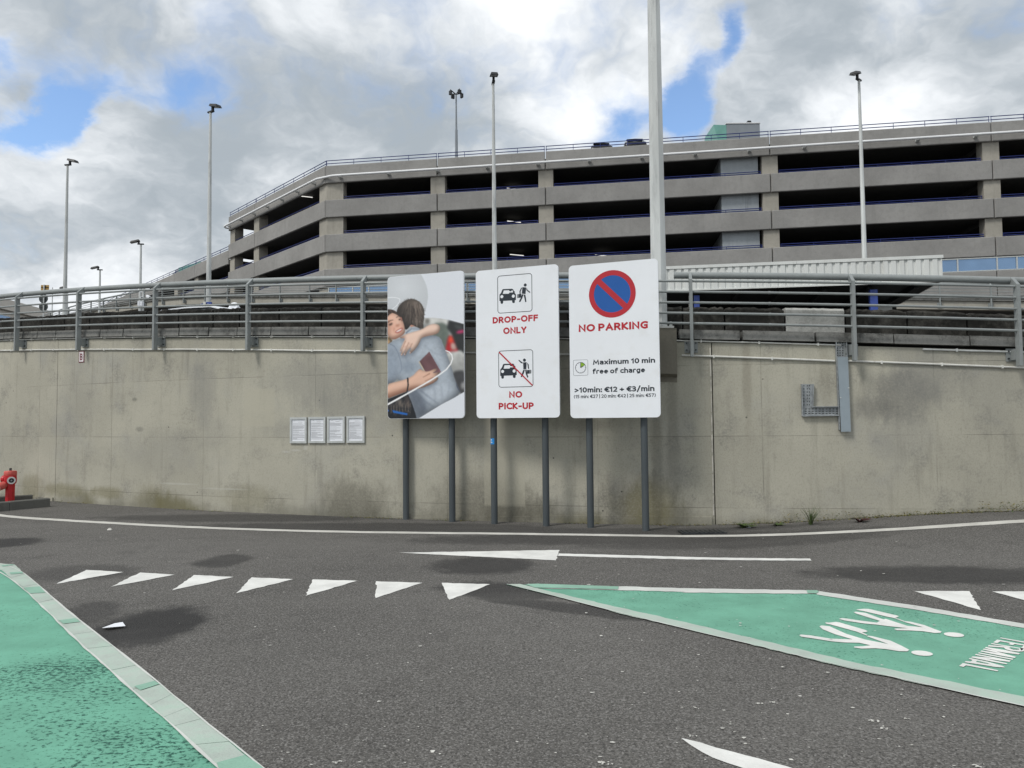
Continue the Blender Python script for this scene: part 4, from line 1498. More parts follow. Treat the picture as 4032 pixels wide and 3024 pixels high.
# ---- middle sign: drop-off only
zm = lambda x, y: (1850 + x * 400 / 976, 1000 + y * 680 / 1659)
s2 = Sign('tall white sign reading DROP-OFF ONLY and NO PICK-UP in red', [(1947, 2062), (2151, 2071)], [(63, 160), (853, 104), (865, 1572), (67, 1577)], zm, 0, 0, M['board'])
s2.outline('picture_frame', 277, 210, 613, 557, 0.009, 0.045, M['print_dark'])
s2.outline('picture_frame', 284, 933, 620, 1279, 0.009, 0.045, M['print_dark'])
s2.text('DROP-OFF', 230, 666, 668, 652, 59, M['print_red'], 0.24)
s2.text('ONLY', 333, 559, 772, 765, 60, M['print_red'], 0.24)
s2.text('NO', 388, 514, 1384, 1381, 59, M['print_red'], 0.24)
s2.text('PICK-UP', 286, 623, 1495, 1490, 60, M['print_red'], 0.24)


def pict_car(s, dx, dy):
    q = lambda L: [(x + dx, y + dy) for x, y in L]
    s.poly('car_symbol', q([(298, 392), (308, 380), (312, 376), (326, 342), (336, 338), (420, 336), (430, 342), (436, 356), (444, 360), (446, 378), (456, 390), (457, 444), (446, 448), (446, 466), (440, 474), (428, 474), (420, 466), (420, 449), (333, 452), (333, 470), (326, 480), (314, 480), (308, 472), (307, 454), (297, 452)]), M['print_dark'], 1)
    s.poly('car_window', q([(330, 384), (340, 352), (390, 350), (396, 360), (412, 362), (418, 350), (424, 352), (430, 366), (428, 372), (396, 372), (388, 384)]), M['board'], 2)
    for cx in (321, 432):
        s.disc('headlamp_symbol', cx + dx, 411 + dy - (cx - 321) * 0.03, 0.024, 0, M['board'], 2)


pict_car(s2, 0, 0)
pict_car(s2, 5, 720)
hr2 = 0.0235
s2.disc('man_head', 546, 302, hr2, 0, M['print_dark'])
s2.poly('man_body', [(519, 322), (556, 326), (548, 390), (513, 385)], M['print_dark'])
s2.poly('man_arm', [(508, 326), (516, 330), (502, 364), (502, 388), (492, 388), (491, 360)], M['print_dark'])
s2.poly('man_arm', [(560, 330), (568, 350), (590, 366), (594, 380), (584, 376), (560, 356), (556, 344)], M['print_dark'])
s2.poly('man_leg', [(513, 391), (530, 393), (518, 428), (498, 466), (486, 464), (488, 454), (504, 424)], M['print_dark'])
s2.poly('man_leg', [(530, 394), (547, 396), (552, 424), (557, 464), (545, 468), (538, 430)], M['print_dark'])
s2.poly('suitcase_symbol', [(468, 390), (508, 387), (508, 423), (468, 427)], M['print_dark'])
s2.poly('suitcase_strap', [(475, 389), (478, 389), (478, 427), (475, 427)], M['board'], 2)
s2.disc('man_head', 536, 1024, hr2, 0, M['print_dark'])
s2.poly('man_body', [(523, 1046), (557, 1044), (554, 1110), (526, 1112)], M['print_dark'])
s2.poly('man_arm', [(476, 1024), (488, 1022), (504, 1036), (519, 1046), (518, 1058), (500, 1050)], M['print_dark'])
s2.poly('man_arm', [(561, 1046), (576, 1066), (580, 1106), (570, 1110), (566, 1076)], M['print_dark'])
s2.poly('man_leg', [(526, 1116), (540, 1116), (530, 1150), (512, 1186), (500, 1184), (508, 1160)], M['print_dark'])
s2.poly('man_leg', [(542, 1116), (556, 1114), (562, 1150), (573, 1188), (562, 1192), (548, 1156)], M['print_dark'])
s2.poly('suitcase_symbol', [(560, 1119), (600, 1117), (600, 1152), (562, 1155)], M['print_dark'])
s2.poly('suitcase_strap', [(588, 1118), (591, 1118), (591, 1153), (588, 1153)], M['board'], 2)
s2.poly('red_slash', [(287, 950), (296, 941), (616, 1262), (608, 1270)], M['print_red'], 4)
# sticker on its left post
pf_ = on_ground(1947, 2062)
stp = at_depth(1940, 1738, pf_.y - 0.06)
mb = MB()
for k in range(7):
    a = R(200 + k * 13)
    for zz_ in (-0.045, 0.045):
        mb.vert((pf_.x + 0.0525 * math.cos(a), pf_.y + 0.0525 * math.sin(a), stp.z + zz_))
for k in range(6):
    mb.f.append([2 * k, 2 * k + 2, 2 * k + 3, 2 * k + 1])
    mb.mi.append(0)
stk = mb.build('sticker', M['sticker'], s2.root, fix=False)
stk['label'] = 'torn blue sticker on the left post'
mb = MB()
for z0_, a_, b_ in ((.02, 206, 236), (.0, 204, 228), (-.022, 208, 246)):
    for k in range(4):
        A, B = R(a_ + (b_ - a_) * k / 4), R(a_ + (b_ - a_) * (k + 1) / 4)
        mb.face([(pf_.x + .0535 * math.cos(t_), pf_.y + .0535 * math.sin(t_), stp.z + z_) for t_, z_ in ((A, z0_), (B, z0_), (B, z0_ + .009), (A, z0_ + .009))])
mb.build('sticker_print', M['board'], stk, fix=False)

# ---- right sign: no parking
zr = lambda x, y: (2200 + x * 450 / 1098, 1000 + y * 680 / 1659)
s3 = Sign('tall white sign with a no parking roundel and the 10 minute charges', [(2326, 2077), (2543, 2089)], [(102, 108), (960, 52), (974, 1570), (112, 1576)], zr, 0, 0, M['board'])
cr = 225 / 858 * s3.W
s3.disc('roundel_blue', 528, 386, cr * .80, 0, M['print_blue'], 1)
s3.disc('roundel_ring', 528, 386, cr, cr * .785, M['print_red'], 2)
cx, cy = s3.loc(528, 386)
d_, e_ = Vector((.7071, -.7071)), Vector((.7071, .7071))
bw, bl = cr * .118, cr * .80
s3.poly('roundel_bar', [(cx + (d_ * a + e_ * b).x, cy + (d_ * a + e_ * b).y) for a, b in ((-bl, -bw), (bl, -bw), (bl, bw), (-bl, bw))], M['print_red'], 3, crop=False)
s3.text('NO PARKING', 199, 868, 748, 728, 69, M['print_red'], 0.24)
s3.outline('clock_frame', 142, 1020, 289, 1167, 0.0035, 0.018, M['print_dark'])
k5 = 53 / 858 * s3.W
s3.disc('clock_wedge', 216, 1093, k5 * .92, 0, M['print_green'], 1, 28, 92)
s3.disc('clock_rim', 216, 1093, k5, k5 * .93, M['print_dark'], 2)
ccx, ccy = s3.loc(216, 1093)
for k in range(12):
    a = R(30 * k)
    u_, v_ = Vector((math.cos(a), math.sin(a))), Vector((-math.sin(a), math.cos(a)))
    s3.poly('clock_tick', [(ccx + (u_ * i + v_ * j).x, ccy + (u_ * i + v_ * j).y) for i, j in ((k5 * .82, -.002), (k5 * .94, -.002), (k5 * .94, .002), (k5 * .82, .002))], M['print_dark'], 3, crop=False)
for a, L in ((90, .85), (30, .62)):
    u_, v_ = Vector((math.cos(R(a)), math.sin(R(a)))), Vector((-math.sin(R(a)), math.cos(R(a))))
    s3.poly('clock_hand', [(ccx + (u_ * i + v_ * j).x, ccy + (u_ * i + v_ * j).y) for i, j in ((0, -.004), (k5 * L, -.003), (k5 * L, .003), (0, .004))], M['print_dark'], 3, crop=False)
s3.text('Maximum 10 min', 338, 928, 1064, 1054, 46, M['print_dark'], 0.215)
s3.text('free of charge', 335, 835, 1152, 1144, 46, M['print_dark'], 0.215)
s3.text('>10min: €12 + €3/min', 153, 920, 1333, 1321, 48, M['print_dark'], 0.215)
s3.text('(15 min: €27 | 20 min: €42 | 25 min: €57)', 147, 931, 1385, 1378, 31, M['print_dark'], 0.18)

# ---- left sign: printed picture of two people hugging
zl = lambda x, y: (1500 + x * 400 / 1053, 1050 + y * 630 / 1659)
s1_ = Sign('tall poster sign with a printed picture of a couple hugging beside a car', [(1599, 2045), (1781, 2054)], [(70, 106), (860, 46), (873, 1569), (78, 1579)], zl, 0, 0, M['board'])

NXP, NYP = 150, 270
SSP = 2
fx, fy = np.meshgrid((np.arange(NXP * SSP) + .5) / (NXP * SSP), (np.arange(NYP * SSP) + .5) / (NYP * SSP))
co = s1_.corners
PX = (co[0][0] + (co[1][0] - co[0][0]) * fx) * (1 - fy) + (co[3][0] + (co[2][0] - co[3][0]) * fx) * fy
PY = (co[0][1] + (co[3][1] - co[0][1]) * fy) * (1 - fx) + (co[1][1] + (co[2][1] - co[1][1]) * fy) * fx
IMG = np.zeros(PX.shape + (3,))


def inside(poly):
    r_ = np.zeros(PX.shape, bool)
    n = len(poly)
    for i in range(n):
        (xa, ya), (xb, yb) = poly[i], poly[(i + 1) % n]
        if ya == yb:
            continue
        cnd = ((ya > PY) != (yb > PY)) & (PX < (xb - xa) * (PY - ya) / (yb - ya) + xa)
        r_ ^= cnd
    return r_


def smooth_poly(poly):
    """one round of corner cutting"""
    out = []
    for i, a in enumerate(poly):
        b = poly[(i + 1) % len(poly)]
        out += [(a[0] * .75 + b[0] * .25, a[1] * .75 + b[1] * .25), (a[0] * .25 + b[0] * .75, a[1] * .25 + b[1] * .75)]
    return out


def fill(poly, col, shade=None, sm=True, alpha=1.0, vol=0.0, blur=7):
    m_ = inside(smooth_poly(poly) if sm else poly)
    c_ = np.array(col, float)[None, :] * np.ones((m_.sum(), 1))
    if vol:
        bm_ = m_.astype(float)
        for _ in range(3):
            for ax_ in (0, 1):
                cs = np.cumsum(np.concatenate([np.repeat(bm_.take([0], ax_), blur + 1, ax_), bm_, np.repeat(bm_.take([-1], ax_), blur, ax_)], ax_), ax_)
                n_ = bm_.shape[ax_]
                bm_ = (cs.take(range(2 * blur + 1, 2 * blur + 1 + n_), ax_) - cs.take(range(0, n_), ax_)) / (2 * blur + 1)
        gx_ = np.gradient(bm_, axis=1)[m_] * blur
        gy_ = np.gradient(bm_, axis=0)[m_] * blur
        c_ = c_ * np.clip(1 - vol * (1 - bm_[m_]) * 1.3 + vol * 1.1 * (gx_ * .4 + gy_ * .9), .3, 1.35)[:, None]
    if shade is not None:
        c_ = c_ * (shade(PX[m_], PY[m_]) * np.ones(m_.sum()))[:, None]
    IMG[m_] = IMG[m_] * (1 - alpha) + c_ * alpha


def stroke(pts, w0, w1, col):
    n = len(pts) - 1
    for i in range(n):
        (xa, ya), (xb, yb) = pts[i], pts[i + 1]
        L2 = (xb - xa) ** 2 + (yb - ya) ** 2
        t_ = np.clip(((PX - xa) * (xb - xa) + (PY - ya) * (yb - ya)) / L2, 0, 1)
        d = np.hypot(PX - xa - t_ * (xb - xa), PY - ya - t_ * (yb - ya))
        IMG[d < w0 + (w1 - w0) * (i + t_) / n] = col


rg = np.random.RandomState(4)
wob = lambda x, y, a, b, k: np.sin(x * a + y * b + 2.0 * np.sin(y * a * .7 + k))


def box_blur(A, r, n=2):
    for _ in range(n):
        for ax_ in (0, 1):
            cs = np.cumsum(np.concatenate([np.repeat(A.take([0], ax_), r + 1, ax_), A, np.repeat(A.take([-1], ax_), r, ax_)], ax_), ax_)
            m_ = A.shape[ax_]
            A = (cs.take(range(2 * r + 1, 2 * r + 1 + m_), ax_) - cs.take(range(0, m_), ax_)) / (2 * r + 1)
    return A


def cloudy(seed, r):
    """soft random field about zero, unit spread"""
    A = box_blur(np.random.RandomState(seed).normal(0, 1, PX.shape), r, 2)
    return (A - A.mean()) / A.std()


N1, N2, N3 = cloudy(1, 14), cloudy(2, 6), cloudy(3, 2)


def soft(poly, col, alpha, blur=5, within=None):
    """airbrushed tone"""
    m_ = box_blur(inside(smooth_poly(poly)).astype(float), blur, 2) * alpha
    if within is not None:
        m_ = m_ * within
    IMG[:] = IMG * (1 - m_[..., None]) + np.array(col, float) * m_[..., None]


def crease(pts, w_, col, alpha, blur=2, within=None):
    global IMG
    keep = IMG.copy()
    IMG[:] = -1
    stroke(pts, w_, w_ * .5, (1, 1, 1))
    m_ = (IMG[..., 0] > 0).astype(float)
    IMG[:] = keep
    m_ = box_blur(m_, blur, 2) * alpha
    if within is not None:
        m_ = m_ * within
    IMG[:] = IMG * (1 - m_[..., None]) + np.array(col, float) * m_[..., None]


IMG[:] = (230, 234, 241)
# pale round backdrop and the street scene, out of focus
fill([(-150, 20), (390, 20), (455, 130), (490, 215), (500, 310), (490, 400), (450, 540), (470, 900), (-150, 900)], (207, 211, 215), lambda x, y: 1.07 - .08 * (np.hypot(x - 240, y - 220) / 250))
crisp = IMG.copy()
BG = [(440, 535), (560, 533), (700, 553), (870, 605), (890, 1300), (640, 1430), (390, 1585), (60, 1590), (60, 900), (400, 800)]
bgm = inside(BG)
fill(BG, (150, 153, 152), sm=False)
fill([(440, 520), (700, 540), (720, 600), (600, 612), (440, 605)], (212, 212, 208))
fill([(470, 540), (520, 545), (515, 600), (465, 600)], (120, 118, 112))
fill([(545, 590), (690, 585), (720, 720), (695, 890), (550, 770)], (104, 114, 106))
fill([(690, 600), (715, 600), (750, 716), (735, 730)], (206, 206, 204), sm=False)
fill([(712, 560), (895, 600), (895, 910), (805, 890), (750, 720), (695, 640)], (40, 42, 43), sm=False)
fill([(760, 600), (840, 620), (850, 660), (780, 650)], (66, 70, 70))
fill([(785, 678), (870, 660), (870, 694), (792, 702)], (205, 50, 110))
fill([(690, 850), (895, 890), (895, 1095), (755, 1098), (700, 960)], (196, 197, 194), lambda x, y: 1.08 - .32 * (y - 850) / 250)
fill([(718, 720), (746, 724), (808, 878), (698, 888), (682, 862), (704, 748)], (176, 30, 36), sm=False)
fill([(716, 726), (742, 728), (764, 786), (712, 800)], (232, 74, 48))
fill([(728, 802), (768, 788), (800, 866), (738, 870)], (206, 172, 162))
fill([(742, 1090), (895, 1078), (895, 1350), (830, 1330), (775, 1180)], (66, 66, 68))
fill([(830, 1210), (895, 1195), (895, 1265), (840, 1275)], (160, 160, 160))
bl = box_blur(IMG, 4, 2) * (1 + .03 * N2[..., None])
IMG[:] = np.where(bgm[..., None], bl, crisp)
base_bg = IMG.copy()
# woman behind his shoulder
HAIRW = [(60, 440), (120, 445), (165, 465), (205, 505), (235, 560), (200, 620), (110, 570), (60, 590)]
fill(HAIRW, (62, 48, 42), lambda x, y: 1 + .35 * np.sin(x * .16 - y * .12 + 2 * np.sin(y * .03)))
fill([(60, 725), (110, 730), (132, 780), (80, 815), (60, 800)], (150, 124, 92), lambda x, y: 1 + .3 * wob(x, y, .1, .05, 0))
FACE = [(60, 545), (85, 505), (120, 478), (162, 492), (205, 525), (238, 565), (257, 615), (262, 680), (246, 706), (200, 738), (140, 764), (95, 742), (60, 690)]
fill(FACE, (224, 180, 158), vol=.45, blur=8, shade=lambda x, y: 1.07)
fm_ = inside(smooth_poly(FACE)).astype(float)
soft([(60, 560), (95, 540), (110, 640), (90, 730), (60, 720)], (176, 124, 102), .55, 6, fm_)
soft([(120, 735), (200, 715), (262, 670), (262, 760), (120, 780)], (170, 116, 96), .6, 6, fm_)
soft([(118, 612), (160, 616), (150, 668), (116, 660)], (228, 160, 138), .6, 6, fm_)
soft([(205, 580), (245, 590), (250, 650), (222, 640)], (226, 164, 142), .5, 5, fm_)
soft([(150, 500), (190, 520), (180, 560), (140, 540)], (238, 204, 184), .6, 6, fm_)
soft([(82, 604), (112, 584), (130, 586), (122, 603), (96, 616)], (70, 50, 44), .95, 2, fm_)
crease([(76, 580), (100, 562), (134, 554)], 5, (74, 52, 44), .9, 1, fm_)
soft([(186, 554), (206, 540), (217, 546), (206, 560)], (70, 50, 44), .95, 1, fm_)
crease([(168, 528), (190, 516), (204, 520)], 4, (84, 60, 50), .8, 1, fm_)
soft([(160, 610), (178, 594), (200, 596), (205, 612), (182, 628), (162, 624)], (190, 126, 104), .8, 3, fm_)
soft([(172, 560), (186, 570), (192, 596), (176, 600)], (240, 206, 186), .7, 2, fm_)
soft([(152, 676), (196, 646), (238, 630), (232, 666), (194, 692), (164, 692)], (182, 92, 84), .95, 1, fm_)
soft([(164, 675), (196, 656), (228, 643), (222, 660), (192, 677), (168, 683)], (252, 248, 244), 1.0, 1, fm_)
crease([(146, 640), (140, 668), (150, 694)], 4, (180, 122, 100), .6, 2, fm_)
# man from behind
fill([(300, 600), (330, 590), (420, 640), (330, 640)], (196, 146, 126))
fill([(262, 690), (330, 618), (410, 636), (446, 652), (420, 730), (290, 760)], (188, 197, 206), vol=.5, blur=6)
crease([(270, 690), (330, 648), (410, 652)], 5, (92, 104, 124), .8, 1)
HAIR = [(168, 468), (190, 410), (240, 362), (310, 333), (372, 344), (412, 368), (444, 405), (464, 470), (458, 560), (446, 642), (400, 640), (350, 612), (320, 602), (300, 640), (262, 664), (250, 602), (228, 540), (204, 512), (178, 492)]
fill(HAIR, (84, 75, 68), vol=.55, blur=10, shade=lambda x, y: .92 + .75 * np.clip((x - 270) / 170, 0, 1) * np.clip((620 - y) / 200, .3, 1) - .25 * np.clip((250 - x) / 80, 0, 1))
hm = inside(smooth_poly(HAIR)).astype(float)
for k in range(130):
    x_, y_ = rg.uniform(190, 455), rg.uniform(340, 600)
    L_ = rg.uniform(40, 120)
    bx_ = (x_ - 320) * .22
    dk = rg.rand() < .55
    crease([(x_, y_), (x_ + bx_ * .5 + rg.uniform(-6, 6), y_ + L_ * .5), (x_ + bx_ + rg.uniform(-14, 14), y_ + L_)], rg.uniform(1.5, 4.5), (38, 32, 29) if dk else (168, 154, 142), .55 if dk else .5 * np.clip((x_ - 200) / 160, .25, 1), 1, hm)
for k in range(26):
    a_ = R(200 + k * 7.6)
    x_, y_ = 318 + 142 * math.cos(a_), 478 + 146 * math.sin(a_)
    crease([(x_ - 10 * math.cos(a_), y_ - 10 * math.sin(a_)), (x_ + rg.uniform(2, 10) * math.cos(a_) + rg.uniform(-9, 9), y_ + rg.uniform(2, 10) * math.sin(a_) + 6)], 4, (66, 58, 52), .8, 1)
for k in range(10):
    x_ = rg.uniform(405, 452)
    crease([(x_, 610), (x_ + rg.uniform(-6, 6), rg.uniform(640, 664))], 4, (70, 62, 56), .8, 1)
fill([(206, 518), (228, 528), (236, 572), (220, 566)], (216, 148, 128), vol=.4, blur=3)
SHIRT = [(60, 815), (105, 790), (162, 758), (270, 736), (420, 742), (560, 713), (632, 740), (662, 825), (702, 935), (742, 1045), (778, 1185), (845, 1335), (640, 1440), (390, 1590), (372, 1560), (330, 1400), (280, 1320), (200, 1150), (128, 1212), (60, 1220)]
fill(SHIRT, (172, 182, 193), vol=.4, blur=16, shade=lambda x, y: 1.0)
shm = inside(smooth_poly(SHIRT)).astype(float)
soft([(60, 800), (170, 800), (220, 1000), (200, 1150), (60, 1230)], (140, 152, 168), .6, 12, shm)
soft([(300, 880), (420, 820), (560, 800), (660, 960), (700, 1150), (600, 1200), (500, 980)], (190, 199, 209), .7, 18, shm)
soft([(420, 1260), (620, 1180), (760, 1220), (720, 1380), (560, 1450)], (192, 200, 210), .7, 14, shm)
soft([(230, 1090), (330, 1110), (420, 1040), (300, 960), (220, 1000)], (126, 138, 154), .55, 10, shm)
soft([(300, 1290), (400, 1280), (520, 1480), (400, 1600), (330, 1420)], (92, 100, 112), .8, 8, shm)
soft([(560, 705), (650, 720), (720, 960), (660, 900), (600, 760)], (150, 160, 174), .5, 7, shm)
soft([(200, 900), (330, 900), (420, 760), (440, 800), (330, 950), (220, 960)], (138, 148, 162), .5, 8, shm)
crease([(95, 800), (150, 830), (190, 900), (220, 1000), (226, 1070), (205, 1110)], 4, (112, 124, 142), .8, 1, shm)
for L in ([(330, 1330), (430, 1440), (500, 1500)], [(380, 1300), (460, 1390), (560, 1450)], [(430, 1290), (520, 1360), (610, 1420)], [(300, 1350), (350, 1470), (400, 1570)]):
    crease(L, 9, (104, 113, 127), .6, 3, shm)
for L in ([(560, 1250), (580, 1330), (570, 1420)], [(640, 1240), (650, 1330), (640, 1400)], [(720, 1220), (715, 1300), (700, 1380)], [(470, 820), (560, 900), (650, 920)], [(640, 930), (692, 922), (715, 915)], [(260, 930), (300, 1020), (290, 1090)]):
    crease(L, 6, (140, 150, 164), .6, 3, shm)
crease([(790, 1180), (800, 1250), (838, 1320)], 7, (62, 70, 90), .9, 1, shm)
IMG *= 1 + (.012 * N3 + .012 * N2)[..., None] * shm[..., None]
# her arm over his shoulder
ARM = [(188, 748), (268, 702), (330, 684), (440, 654), (500, 611), (560, 596), (610, 604), (630, 640), (612, 692), (560, 712), (482, 726), (430, 746), (416, 792), (376, 852), (322, 908), (303, 904), (330, 832), (290, 872), (266, 928), (245, 922), (282, 832), (236, 928), (210, 922), (246, 832), (216, 892), (202, 880), (238, 792), (268, 742)]
soft([(x_ + 8, y_ + 22) for x_, y_ in ARM], (96, 104, 118), .55, 6, shm)
fill(ARM, (230, 198, 180), vol=.5, blur=7, shade=lambda x, y: 1.06)
am = inside(smooth_poly(ARM)).astype(float)
soft([(440, 700), (600, 680), (640, 640), (640, 720), (440, 760)], (180, 136, 116), .6, 7, am)
soft([(190, 740), (270, 720), (250, 760), (190, 770)], (186, 140, 120), .6, 4, am)
for L in ([(300, 790), (250, 900)], [(336, 800), (290, 890)], [(266, 775), (220, 885)]):
    crease(L, 4, (168, 118, 98), .8, 1, am)
for x_, y_ in ((208, 884), (224, 914), (256, 912), (312, 894)):
    soft([(x_ - 8, y_ - 8), (x_ + 8, y_ - 8), (x_ + 7, y_ + 9), (x_ - 7, y_ + 9)], (242, 206, 196), .9, 1, am)
for x_, y_ in ((262, 838), (276, 830), (312, 806)):
    soft([(x_ - 12, y_ - 8), (x_ + 12, y_ - 8), (x_ + 9, y_ + 8), (x_ - 9, y_ + 8)], (208, 164, 146), .6, 2, am)
# passport and lower arm
soft([(520, 890), (650, 1100), (560, 1130), (480, 1120), (410, 1000)], (106, 114, 128), .6, 6, shm)
fill([(515, 885), (636, 1096), (545, 1118), (470, 1100), (408, 992)], (112, 78, 82), lambda x, y: 1 + .08 * wob(x, y, .04, .02, 0) + .15 * (x - 520) / 120, sm=False)
stroke([(410, 990), (470, 1096)], 6, 6, (200, 188, 166))
LOW = [(60, 1222), (200, 1190), (330, 1150), (420, 1053), (442, 1078), (500, 1095), (588, 1053), (598, 1076), (540, 1110), (622, 1094), (627, 1110), (560, 1150), (612, 1148), (602, 1182), (540, 1222), (440, 1262), (320, 1282), (180, 1332), (60, 1378)]
soft([(x_, y_ + 26) for x_, y_ in LOW], (96, 104, 118), .6, 7, shm)
fill(LOW, (218, 178, 156), vol=.5, blur=8, shade=lambda x, y: 1.07)
lm = inside(smooth_poly(LOW)).astype(float)
soft([(60, 1320), (200, 1280), (440, 1220), (440, 1290), (200, 1350), (60, 1400)], (152, 102, 80), .65, 8, lm)
for L in ([(520, 1112), (450, 1150)], [(556, 1152), (470, 1190)], [(560, 1198), (470, 1232)]):
    crease(L, 5, (150, 102, 84), .85, 1, lm)
stroke([(291, 1160), (296, 1230), (284, 1298)], 8, 6, (26, 26, 28))
# dark coat, scarf fringe and blue stripe
COAT = [(60, 1384), (282, 1298), (330, 1400), (372, 1520), (390, 1590), (60, 1590)]
fill(COAT, (27, 30, 36), sm=False)
ctm = inside(COAT).astype(float)
soft([(150, 1370), (230, 1360), (245, 1460), (200, 1440)], (110, 102, 96), .8, 4, ctm)
soft([(250, 1340), (310, 1340), (330, 1470), (270, 1460)], (78, 70, 68), .8, 4, ctm)
for k in range(22):
    x_ = 100 + k * 10.5
    crease([(x_, 1390 + (k * 37) % 50), (x_ + (k * 13) % 20 - 8, 1460 + (k * 29) % 60), (x_ + (k * 7) % 24 - 10, 1500 + (k * 31) % 55)], 2.6, (150, 134, 120), .8, 1, ctm)
fill([(128, 1488), (290, 1522), (288, 1542), (140, 1516)], (34, 104, 188), sm=False)
fill([(60, 1475), (95, 1490), (90, 1505), (60, 1500)], (34, 104, 188))
# one lens softness for all of the picture
IMG[:] = box_blur(IMG, 1, 1)
# white sweep line and lower right corner
stroke([(60, 322), (120, 318), (170, 322), (205, 338), (200, 366), (170, 405), (125, 440)], 5, 3.5, (240, 243, 247))
stroke([(60, 1440), (160, 1388), (300, 1312), (420, 1245), (520, 1188), (610, 1130), (690, 1070), (735, 1010), (752, 960), (744, 920), (718, 890), (684, 876)], 9, 5, (250, 251, 253))
fill([(382, 1590), (640, 1430), (760, 1366), (895, 1285), (895, 1600)], (230, 234, 241), sm=False)
sm_ = IMG.reshape(NYP, SSP, NXP, SSP, 3).mean(axis=(1, 3)) / 255.0
lin = np.where(sm_ <= .04045, sm_ / 12.92, ((sm_ + .055) / 1.055) ** 2.4)
# print grain
lin = np.clip(lin * .93 * (1 + rg.normal(0, .012, lin.shape[:2]))[..., None], 0, .86)
pr = MB()
mg = 0.004
lim = rounded(s1_.W - 2 * mg, s1_.H - 2 * mg, 0.06)
for j in range(NYP):
    for i in range(NXP):
        x = (-.5 + i / (NXP - 1)) * (s1_.W - 2 * mg)
        y = (.5 - j / (NYP - 1)) * (s1_.H - 2 * mg)
        hx, hy, r_ = (s1_.W - 2 * mg) / 2, (s1_.H - 2 * mg) / 2, 0.06
        ex, ey = abs(x) - (hx - r_), abs(y) - (hy - r_)
        if ex > 0 and ey > 0 and math.hypot(ex, ey) > r_:
            k = r_ / math.hypot(ex, ey)
            x = math.copysign(hx - r_ + ex * k, x)
            y = math.copysign(hy - r_ + ey * k, y)
        pr.vert(s1_.pt(x, y, 1))
for j in range(NYP - 1):
    for i in range(NXP - 1):
        a = j * NXP + i
        pr.f.append([a, a + NXP, a + NXP + 1, a + 1])
pr.mi = [0] * len(pr.f)
mpr, t, b = newmat('poster print')
at = t.n('ShaderNodeVertexColor', layer_name='print')
t.link(at.outputs[0], b.inputs['Base Color'])
b.inputs['Roughness'].default_value = 0.42
po = pr.build('poster_print', mpr, s1_.board, fix=False)
ca = po.data.color_attributes.new('print', 'FLOAT_COLOR', 'POINT')
ca.data.foreach_set('color', np.concatenate([lin.reshape(-1, 3), np.ones((NXP * NYP, 1))], axis=1).astype(np.float32).ravel())


# ------------------------------------------------------------------ tall mast on the pier
KP = phi_u(2597, 1290, 38.76)
mb_ = ring(KP, 38.76, HR(KP) - 0.80)
mast = thing('light_mast', 'tall eight-sided galvanised steel mast standing on the wall beside the no parking sign', 'mast', mb_)


def octo(mb, c0, r0, c1, r1, n=8, rot=0.3927):
    a = [Vector(c0) + Vector((math.cos(rot + k * 2 * math.pi / n), math.sin(rot + k * 2 * math.pi / n), 0)) * r0 for k in range(n)]
    b = [Vector(c1) + Vector((math.cos(rot + k * 2 * math.pi / n), math.sin(rot + k * 2 * math.pi / n), 0)) * r1 for k in range(n)]
    return mb.hull(a, b)


octo(MB(), mb_ + Vector((0, 0, .03)), 0.125, mb_ + Vector((0, 0, 13.5)), 0.06, rot=0.12).build('pole', M['galv'], mast)
MB().box(mb_ + Vector((0, 0, 0.0)) , 0.42, 0.36, 0.03, (Vector((math.cos(KP), math.sin(KP), 0)), Vector((-math.sin(KP), math.cos(KP), 0)), Vector((0, 0, 1)))).build('base_plate', M['galv'], mast)
for k in range(4):
    tg_ = Vector((math.cos(KP), math.sin(KP), 0)) * (0.165 if k % 2 else -0.165)
    rd_ = Vector((-math.sin(KP), math.cos(KP), 0)) * (0.13 if k // 2 else -0.13)
    q = mb_ + tg_ + rd_
    b0 = MB().tube([q + Vector((0, 0, .016)), q + Vector((0, 0, .085))], 0.014, 8)
    b0.tube([q + Vector((0, 0, .016)), q + Vector((0, 0, .045))], 0.026, 6)
    b0.build('anchor_bolt', M['galv'], mast)


